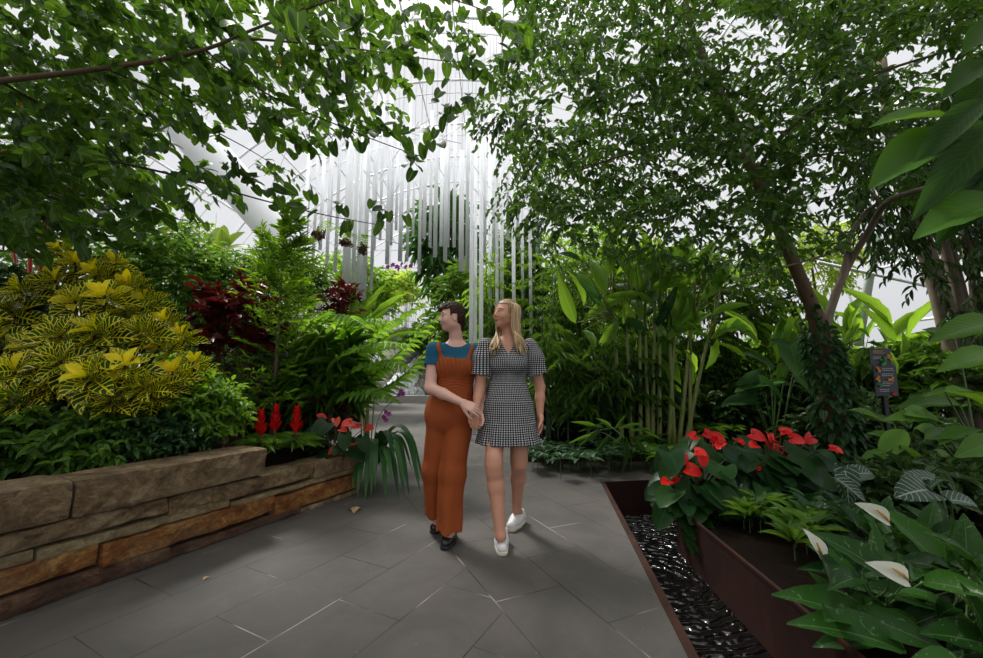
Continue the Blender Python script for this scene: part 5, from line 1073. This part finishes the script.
st = [(674,444,668,300),(684,444,712,320),(652,442,655,300),(659,442,660,290),(632,438,625,300),(640,440,640,290),(690,442,690,330),(622,440,612,290),(648,440,645,310),(668,444,676,310),(678,444,695,300)]
for x0, y0, x1, y1 in st: b = MB(); P = bez([np.array((*at(x0,y0,Y)[:2], .06)), at((x0+x1)/2,(y0+y1)/2,Y), at(x1,y1,Y)], 4); b.tube(P, np.linspace(.040,.018,len(P)), 8); b.build('stalk', M_CANE, e)
sb = MB()
for x0, y0, x1, y1, W_, r in lv:
    a = at(x0,y0,Y+RG.uniform(-.25,.25)); c = at(x1,y1,Y+RG.uniform(-.4,.4)); s_ = min(st, key=lambda s: abs(s[2]-x0)); sb.tube([at(s_[2],s_[3]+25,Y), a], [.016,.010], 5); bigleaf(f if r > .28 else f2, a, c, W_, r, np.array((RG.normal()*.5,-.9,.5)), .5)
f.build('foliage', G_BAN, e); f2.build('foliage', G_BAN2, e); sb.build('petioles', M_CANE, e)
def canes(name, label, cat, x0, x1, yb, yt, Y0, Y1, n, mat, S, nl, stem=M_STEMD, W=.16, T=T_LANCE, L=.5, r=.012, z0=.06, lo=.35):
    c0 = np.array((*at((x0+x1)/2, yb, (Y0+Y1)/2)[:2], z0)); e = plant(name, label, cat, c0); f = Fol(); sb = MB()
    for i in range(n):
        x = RG.uniform(x0, x1); Y = RG.uniform(Y0, Y1); top = at(x+RG.normal()*6, RG.uniform(yt, yt+(yb-yt)*.35), Y); b = np.array((at(x, yb, Y)[0], Y, z0)); P = bez([b, (b+top)/2, top], 4); sb.tube(P, np.linspace(r, r*.5, len(P)), 5)
        k = nl; t = RG.uniform(lo, 1, k); p = b+(top-b)*t[:,None]; a = RG.random(k)*6.28; D = np.stack([np.cos(a), np.sin(a), np.full(k, .15)], 1); twigs(f, sb, p, D, L*RG.uniform(.6,1.1,k), 8, S, T, W, droop=.4, ldroop=.35, spread=.7, bend=.7, var=.15, r=.003)
    f.build('foliage', mat, e); sb.build('canes', stem, e)
canes('bamboo_palm', 'dark green bamboo palm clump directly behind the blonde woman', 'palm', 535, 640, 452, 310, 6.0, 6.8, 22, G_MID, .24, 9)
canes('bamboo_palm', 'lighter green tall cane clump behind the blonde woman\'s head', 'palm', 525, 600, 440, 250, 7.0, 7.8, 18, G_MID, .20, 10, W=.2)
canes('tall_ginger', 'light green leafy canes rising between the tubes and the banana clump', 'ginger plant', 478, 600, 420, 240, 8.2, 9.0, 26, G_LIGHT, .22, 8, W=.22)
canes('bamboo_palm', 'dark cane undergrowth left of the banana stalks', 'palm', 590, 665, 445, 355, 6.3, 6.8, 16, G_DARK, .22, 8)
canes('tall_ginger', 'green ginger canes right of the banana clump', 'ginger plant', 690, 745, 430, 300, 7.6, 8.4, 16, G_MID, .24, 8, W=.24)
# low mottled ground cover plants along the bed edge
def rosette(f, sb, c, n, s, T, W, up=.35, bend=.9, rnd=None): a = np.arange(n)*2.4; d = np.stack([np.cos(a), np.sin(a), RG.uniform(up*.3, up*2, n)], 1); f.add(T, np.asarray(c)+d*.02, d, UP, s*RG.uniform(.75,1.15,n), W, bend, rnd)
def cover(name, label, cat, pts, n, s, T, W, mat, stem=M_STEM, up=.5, bend=.8, group=None):
    e = plant(name, label, cat, pts[0], group); f = Fol(); sb = MB()
    for p in pts: prisms(sb, np.array((p[0], p[1], max(-.03,p[2]-.25))), p, .005, .004); rosette(f, sb, p, n, s, T, W, up, bend)
    f.build('foliage', mat, e); sb.build('stems', stem, e)
gpz = lambda x, y, z: gp(x, y, z)
cover('mottled_plant', 'mottled dark leaved ground plant at the bed edge beside the blonde woman\'s hand', 'plant', [gpz(RG.uniform(532,585), RG.uniform(442,460), RG.uniform(.10,.22)) for i in range(34)], 9, .15, T_OV6, .45, G_VAR2)
cover('mottled_plant', 'mottled ground plant under the drooping bamboo leaves at the bed edge', 'plant', [gpz(RG.uniform(585,632), RG.uniform(442,461), RG.uniform(.10,.22)) for i in range(30)], 9, .15, T_OV6, .45, G_VAR2)
cover('lobed_plant', 'small bright lobed plant at the foot of the banana stalks', 'plant', [gpz(RG.uniform(640,692), RG.uniform(438,460), RG.uniform(.10,.26)) for i in range(30)], 9, .13, T_HEART, .7, G_MID)
cover('grassy_plant', 'low green tufts beyond the red anthuriums', 'plant', [gpz(RG.uniform(690,770), RG.uniform(420,436), RG.uniform(.10,.3)) for i in range(36)], 12, .24, T_STRAP, .10, G_MID)
# drooping bamboo spray in front of the banana clump
e = plant('bamboo_spray', 'drooping spray of long narrow bamboo leaves near the corner of the channel', 'bamboo', np.array((*at(575,450,5.7)[:2], .06))); f = Fol(); sb = MB(); B_ = np.array((*at(575,450,5.7)[:2], .06))
for pts in ([at(585,436,5.4), at(615,428,5.2), at(648,430,5.1)], [at(588,432,5.4), at(605,424,5.1), at(625,438,4.9)], [at(580,440,5.3), at(600,432,5.1), at(622,445,5.0)]):
    sb.tube(bez([B_]+pts, 5), .006, 5)
for a, c in (((600,432),(582,448)),((612,432),(592,462)),((622,436),(607,456)),((626,437),(623,478)),((634,438),(646,458)),((630,436),(650,470)),((618,430),(646,426)),((605,428),(580,434)),((640,432),(660,440)),((628,432),(654,432)),((610,430),(598,420)),((598,430),(572,424)),((615,428),(628,415)),((622,440),(632,462)),((596,436),(570,446))): p = at(*a, 5.15); q = at(*c, 5.0+RG.uniform(-.1,.1)); bigleaf(f, p, q, .13, None, np.array((.2,-.8,.5)), .3, T_LANCE)
f.build('foliage', G_MID, e); sb.build('stems', M_STEM, e)
# small plants on the planter
for lb, x0, x1, y0, y1, mt in (('small lance-leaved plants on the bare soil near the planter rim', 742, 775, 500, 520, G_MID), ('tuft of glossy pointed leaves behind the bare soil, beside the white spathe', 792, 822, 515, 548, G_MID), ('glossy dark tuft between the red anthurium and the peace lilies', 795, 850, 490, 530, G_BLUE)):
    cover('young_plant', lb, 'plant', [np.array(at(RG.uniform(x0,x1), RG.uniform(y0,y1), 1))*0+gp(RG.uniform(x0,x1), RG.uniform(y0,y1), .07) for i in range(6)], 10, .20, T_OV6, .3, mt, up=.9, bend=.7)
# peace lilies, front right
def lily(label, base, leaves, spathes, rn, box, Yr, mat=G_VAR):
    e = plant('peace_lily', label, 'peace lily', base); f = Fol(); sb = MB(); base = np.asarray(base); L = [LV(*q) for q in leaves]
    for i in range(int(rn*1.5)): x = RG.uniform(box[0], box[2]); y = RG.uniform(box[1], box[3]); Y = RG.uniform(*Yr); a = at(x, y, Y); d = np.array((RG.normal()*.8-.2, RG.normal()*.5-.3, RG.uniform(-.1,.9))); L.append((a, a+unit(d)*RG.uniform(.18,.32), RG.uniform(.28,.4), RG.random()*.9))
    for a, b, W_, r in L:
        P = bez([base+RG.normal(size=3)*np.array((.06,.06,0)), base*.4+a*.6, a], 4); sb.tube(P, .005, 5); bigleaf(f, a, b, W_, r, np.array((RG.normal()*.4,-.6,.9)), .6, T_BIG)
    f.build('foliage', mat, e); sb.build('stems', M_STEM, e)
    for x0, y0, x1, y1, Y in spathes:
        g = Fol(); a = at(x0,y0,Y); b = at(x1,y1,Y-.05); g.add(T_OV6, a, b-a, np.array((.15,-1,.35)), np.linalg.norm(b-a)*1.0, .38, .25); s_ = g.build('flower', M_WSP, e); m = MB(); m.tube(bez([base, base*.3+a*.7, a], 4), .004, 5); m.build('flower_stem', M_STEM, s_); m = MB(); n_ = unit(np.array((-.3,-.6,.8))); m.tube([a, a+(b-a)*.15+n_*.02, a+(b-a)*.45+n_*.03], [.006,.006,.004], 6); m.build('spadix', M_SPX, s_)
lily('peace lily with a white spathe pointing up-left, at the back of the lily group', np.array((*at(905,560,2.75)[:2], -.02)), [(944,574,891,511,2.35,.42,0,.95),(930,560,905,505,2.6,.4,0,.2),(880,560,858,515,2.7,.4,0,.3),(966,571,972,514,2.35,.42,0,.5),(890,540,850,520,2.8,.35),(925,540,940,500,2.7,.4),(900,545,885,500,2.8,.35,0,.3)], [(889,522,860,503,2.3)], 26, (850,520,960,570), (2.5,3.0))
lily('peace lily with two broad white spathes, leaves hanging over the planter side', np.array((*at(880,620,2.2)[:2], -.02)), [(870,625,780,601,2.0,.36,0,.5),(905,652,797,632,1.85,.34,0,.5),(870,590,826,548,2.35,.38,0,.3),(895,600,845,560,2.3,.36,0,.2),(945,610,862,598,2.05,.3,0,.3),(955,590,888,582,2.1,.24,0,.6),(880,640,820,655,1.9,.36,0,.4),(915,620,870,630,2.0,.35)], [(823,560,808,530,2.15),(908,580,872,563,1.9)], 30, (830,570,930,650), (1.9,2.5))
lily('peace lily at the bottom right corner with wide dark leaves', np.array((*at(965,640,2.0)[:2], -.02)), [(1000,650,930,640,1.8,.5,0,.3),(990,610,960,572,2.0,.5,0,.5),(1000,580,968,560,2.1,.6,0,.4),(975,640,940,610,1.9,.4),(1005,630,975,600,1.8,.4),(960,660,915,668,1.75,.4)], [(975,612,968,595,2.0)], 30, (925,570,1010,660), (1.8,2.4))
# white-veined alocasias
fan('alocasia', 'dark alocasia leaf with white veins behind the white spathe', 'alocasia', np.array((*at(860,530,3.3)[:2], -.02)), [LV(836,478,866,502,3.2,.6,-.1), LV(845,470,850,505,3.3,.6,-.1), LV(862,505,845,480,3.3,.6), LV(850,475,880,478,3.4,.6)], G_ALO, M_STEM, T=T_HEART8)
fan('alocasia', 'alocasia with a pale-veined horizontal leaf on a long green stalk at the right', 'alocasia', np.array((*at(955,530,3.2)[:2], -.02)), [LV(928,490,905,502,3.2,.75,-.1), LV(930,488,942,478,3.2,.8,0), LV(950,500,985,510,3.1,.5), LV(935,480,905,478,3.3,.6)], G_ALO, M_STEM, T=T_HEART8)
# broad-leaved philodendrons around the sign
fan('philodendron', 'philodendron with broad bright leaves right of the black sign', 'philodendron', np.array((*at(985,470,4.3)[:2], 0)), [LV(945,392,1000,412,3.8,.42,0,.95), LV(990,400,925,396,3.9,.3,0,.6), LV(1000,355,948,375,3.8,.45,0,.7), LV(1000,322,940,345,4.0,.4,0,.5), LV(930,420,890,424,4.2,.36,0,.9), LV(905,415,950,425,4.2,.5,0,.8), LV(980,430,940,445,3.9,.5,0,.4), LV(960,405,905,412,4.3,.35,0,.3), LV(1000,440,960,460,3.7,.5,0,.5), LV(955,340,925,330,4.4,.5,0,.3), LV(1010,380,960,362,3.9,.4,0,.3)], leafmat('broad_philodendron_leaf', (.014,.060,.009), (.13,.28,.030), .4, .35, 'ribs', (.12,.26,.06)), M_STEM, T=T_BIG)
fan('philodendron', 'philodendron with broad leaves low beside the foot of the sign post', 'philodendron', np.array((*at(900,480,4.4)[:2], 0)), [LV(905,430,882,462,4.1,.5,0,.9), LV(915,428,955,452,4.1,.45,0,.9), LV(895,440,870,435,4.2,.4,0,.5), LV(900,445,925,470,4.0,.5,0,.5), LV(880,420,850,410,4.5,.4,0,.5), LV(895,425,862,418,4.5,.4,0,.3), LV(925,440,975,440,4.0,.45,0,.3), LV(890,452,860,462,4.0,.45,0,.3), LV(935,450,960,475,3.8,.5,0,.4)], bpy.data.materials['broad_philodendron_leaf'], M_STEM, T=T_BIG)
fan('elephant_ear', 'elephant ear plant with dark broad leaves left of the fig trunk', 'elephant ear', np.array((*at(775,430,6.4)[:2], .06)), [LV(770,368,745,352,6.4,.55,0,.2), LV(790,345,800,375,6.2,.75,-.2,.7), LV(775,385,735,392,6.2,.5,0,.2), LV(760,380,785,402,6.1,.6,-.2,.3), LV(795,380,815,398,6.2,.5,0,.3), LV(755,400,725,405,6.2,.5,0,.2), LV(800,355,770,340,6.5,.5,0,.3), LV(745,388,770,372,6.3,.6,0,.2)], G_BAN2, M_STEM, T=T_HEART8)
# row of gingers glowing behind the trees at right
gl = []
for (x, y, q, r, W_) in ((885,345,944,304,.22),(850,345,862,300,.24),(868,338,882,310,.28),(840,350,855,318,.22),(800,330,790,300,.22),(812,340,826,290,.2),(775,320,788,305,.24),(770,345,742,330,.2),(790,350,760,318,.2),(815,330,800,302,.2),(880,350,930,338,.2),(835,345,815,318,.22),(895,345,950,330,.2),(765,360,730,350,.2),(905,350,960,352,.2),(830,330,820,280,.2),(845,335,870,290,.2),(790,335,772,300,.2)): gl.append((at(x,y,7.4+RG.uniform(-.4,.4)), at(q,r,7.4+RG.uniform(-.4,.4)), W_, RG.uniform(.5,1)))
for i in range(34): x_ = RG.uniform(745,960); y_ = RG.uniform(330,385); gl.append((at(x_,y_,6.9), at(x_+RG.normal()*20,y_-RG.uniform(15,50),6.9+RG.normal()*.2), RG.uniform(.18,.26), RG.uniform(.3,1)))
fan('tall_ginger', 'row of tall ginger blades glowing yellow-green behind the fig trunk and the sign', 'ginger plant', np.array((*at(850,410,7.6)[:2], 0)), gl, G_BAN, M_CANE)
canes('tall_ginger', 'green ginger canes behind the sign', 'ginger plant', 840, 985, 420, 335, 7.0, 7.8, 22, G_MID, .26, 8, W=.26, z0=0)
canes('tall_ginger', 'yellow-green ginger canes left of the fig trunk', 'ginger plant', 745, 830, 420, 300, 7.6, 8.6, 20, G_LIGHT, .26, 8, W=.24, z0=0)
# ----------------------------------------------------------------- background trees and shrubs
def smalltree(label, bx, Y, tb, box, dep, K, mat, S=.11, W=.42, T=T_OV, nl=9, L=.45, r=.05, bark=M_BARK, name='small_tree', cat='tree'):
    c, rx, rz = boxc(box, Y); b0 = np.array((at(bx, tb, Y)[0], Y, 0)); e = plant(name, label, cat, b0); f = Fol(); sb = MB(); b = MB(); P = bez([b0, (b0+c)/2+np.array((.05,0,0)), c, c+np.array((0,0,rz*.6))], 5); b.tube(P, np.linspace(r, r*.3, len(P)), 8); b.build('trunk', bark, e)
    P, d = bushpts(c, (rx,dep,rz), K, -.9, .3); D = unit(d+RG.normal(size=d.shape)*.5); twigs(f, sb, P-D*L*.5, D, L, nl, S, T, W, droop=.35, ldroop=.4, var=.3, r=.004); n = min(40, len(P)); prisms(sb, np.repeat(c[None], n, 0), P[:n], .02, .006); f.build('foliage', mat, e); sb.build('twigs', bark, e)
smalltree('slim tree with a bare trunk standing right of the banana clump', 738, 8.0, 420, (640,235,800,345), 1.0, 420, G_MID, .13)
smalltree('leafy tree beyond the canes at the right of the white tubes', 600, 10, 420, (520,220,660,330), 1.3, 380, G_LIGHT, .16)
smalltree('tree beyond the ginger row, seen under the fig crown', 830, 11, 420, (760,215,860,300), 1.3, 220, G_YEL, .16)
smalltree('dark palm-like tree among the white tubes above the couple', 450, 12.5, 400, (412,182,478,300), .7, 130, G_BAN2, .5, .2, T_LANCE, 7, .5, .06)
smalltree('tree at the far left behind the scarlet palm stems', -20, 7.5, 400, (-160,170,75,330), 1.2, 420, G_MID, .14)
smalltree('tree behind the green shrub with orange leaves', 150, 9.0, 400, (70,205,240,320), 1.1, 360, G_LIGHT, .14)
smalltree('tree right of the tubes with leaves hanging above the blonde woman', 520, 9.6, 400, (488,215,545,300), .6, 150, G_MID, .15)
def bg(label, box, Y, dep, K, mat, S, T=T_OV, W=.42, L=.5, nl=8, **k): return shrub('background_shrub', label, 'shrub', box, Y, dep, K, nl, S, T, W, mat, L, base_z=0, droop=.3, **k)
bg('dark shrub beneath the tubes to the right of the cascade', (425,255,500,390), 11, 1.0, 300, G_MID, .2)
bg('dense green shrub between the couple and the cane clumps', (470,250,560,420), 9.4, 1.0, 420, G_MID, .17)
bg('pale feathery shrub on the rocks above the cascade', (372,268,425,325), 21, 1.2, 160, G_YEL, .3, L=.8)
bg('green shrub at the left bank of the cascade', (330,300,385,388), 16, 1.2, 260, G_LIGHT, .26, L=.7)
bg('green shrub at the right bank above the cascade', (400,320,470,362), 19, 1.2, 220, G_MID, .3, L=.7)
bg('green shrub far behind the palm fronds', (290,250,400,350), 13, 1.4, 380, G_LIGHT, .22, L=.6)
bg('broad dark shrub mass behind the banana stalks', (560,330,720,432), 8.2, 1.0, 420, G_MID, .2)
bg('sunlit shrub behind the banana blades', (570,240,720,350), 10.5, 1.2, 330, G_YEL, .2)
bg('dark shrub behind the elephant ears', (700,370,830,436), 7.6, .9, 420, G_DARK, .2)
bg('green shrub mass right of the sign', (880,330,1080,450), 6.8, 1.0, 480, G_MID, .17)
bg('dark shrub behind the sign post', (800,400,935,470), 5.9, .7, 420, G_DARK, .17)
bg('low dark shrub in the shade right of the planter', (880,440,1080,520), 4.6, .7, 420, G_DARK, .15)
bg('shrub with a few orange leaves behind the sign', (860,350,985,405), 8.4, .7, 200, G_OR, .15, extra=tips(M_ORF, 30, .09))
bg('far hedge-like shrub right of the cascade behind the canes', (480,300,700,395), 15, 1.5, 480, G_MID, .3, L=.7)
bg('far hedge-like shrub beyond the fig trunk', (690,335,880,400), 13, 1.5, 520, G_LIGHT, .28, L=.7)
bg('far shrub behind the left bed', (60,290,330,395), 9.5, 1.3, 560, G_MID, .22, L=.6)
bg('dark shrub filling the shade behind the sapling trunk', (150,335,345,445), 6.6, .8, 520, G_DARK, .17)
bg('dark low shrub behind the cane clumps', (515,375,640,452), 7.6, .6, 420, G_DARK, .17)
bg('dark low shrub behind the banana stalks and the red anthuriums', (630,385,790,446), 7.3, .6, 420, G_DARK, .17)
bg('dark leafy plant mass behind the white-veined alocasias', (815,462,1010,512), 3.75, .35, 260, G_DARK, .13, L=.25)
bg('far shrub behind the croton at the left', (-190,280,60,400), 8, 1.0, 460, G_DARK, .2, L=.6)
# ----------------------------------------------------------------- plant sign on a black post
sg = at(886,392,4.9); b0 = np.array((sg[0], 4.9, 0)); e = thing('plant_sign', 'two dark information panels with coloured pictures on a slim black post among the plants', 'sign', b0); m = MB(); m.beam((sg[0],4.93,0), (sg[0],4.93,at(886,352,4.9)[2]), .045, .045); m.build('post', M_BLACK, e, smooth=False)
M_PAN = simple('dark_sign_panel', (.022,.026,.036), .4); M_TXT = simple('pale_sign_lettering', (.42,.44,.48), .6); M_TXO = simple('orange_sign_lettering', (.55,.28,.07), .6); M_PG = simple('sign_picture_green', (.04,.20,.05), .6); M_PO = simple('sign_picture_orange', (.60,.22,.05), .6); M_PR = simple('sign_picture_red', (.45,.03,.05), .6)
def panel(x0, y0, x1, y1, rows, pics):
    a = at(x0,y1,4.88); c = at(x1,y0,4.88); m = MB(); m.box(((a[0]+c[0])/2, 4.89, (a[2]+c[2])/2), (c[0]-a[0], .012, c[2]-a[2])); p = m.build('panel', M_PAN, e, smooth=False)
    t1 = MB(); t2 = MB()
    for x, y, w_, n, o in rows:
        for i in range(n):
            xx = x; yy = y+i*1.7
            while xx < x+w_-(RG.random()*3 if i == n-1 else 0): wl_ = RG.uniform(.8,2.0); q = at(xx+wl_/2, yy, 4.88); (t2 if o else t1).box((q[0], 4.8815, q[2]), (wl_*.0112, .003, (.011 if o else .007))); xx += wl_+.5
    for t_, mm in ((t1, M_TXT), (t2, M_TXO)):
        if t_.V: t_.build('lettering', mm, p, smooth=False)
    for x, y, r_, mm in pics:
        g = Fol(); q = at(x,y,4.875); n = 5; a_ = RG.random(n)*6.28; g.add(T_OVAL, np.repeat(q[None],n,0)+np.array((0,-.001,0)), np.stack([np.cos(a_), np.zeros(n), np.sin(a_)], 1), (0,-1,0), r_*.012, .6, .05); g.build('picture', mm, p)
panel(871,348.5,890.5,365, [(873,351,10,1,1),(873,353,14,1,1),(873,357,8,2,0)], [(886,362,6,M_PG),(883,360,4,M_PG),(889,358,4,M_PO)])
panel(876.5,364.5,896,396, [(882,368.5,11,2,0),(882,374,10,2,0),(883,382,9,3,0),(880,389.5,10,2,0)], [(879,369,3.5,M_PO),(879,379,3.5,M_PO),(891,379,3.5,M_PO),(879.5,384,3.5,M_PG),(894,392,3.5,M_PR)])
# ----------------------------------------------------------------- fallen leaves on the paving
M_DRY = leafmat('dry_leaf', (.30,.20,.11), (.42,.30,.18), .1, .8, 'plain', (.25,.16,.09))
for i, (x, y, s, lb) in enumerate(((358,510,.075,'curled dry tan leaf lying on the paving near the strap-leaved plant'), (209,578,.022,'tiny dry leaf on the paving near the wall foot'))):
    f = Fol(); p = gp(x, y, .006); a = np.arange(3)*1.9+1; f.add(T_OV6, p-np.array((.02,0,0)), np.stack([np.cos(a), np.sin(a), np.full(3,.45)], 1), (0,0,1), s, .75, 1.0)
    link('dry_leaf', mesh_np('dry_leaf', np.concatenate(f.V), np.concatenate(f.F), M_DRY, uv=np.concatenate(f.U), rnd=np.concatenate(f.R)), label=lb, cat='fallen leaf')
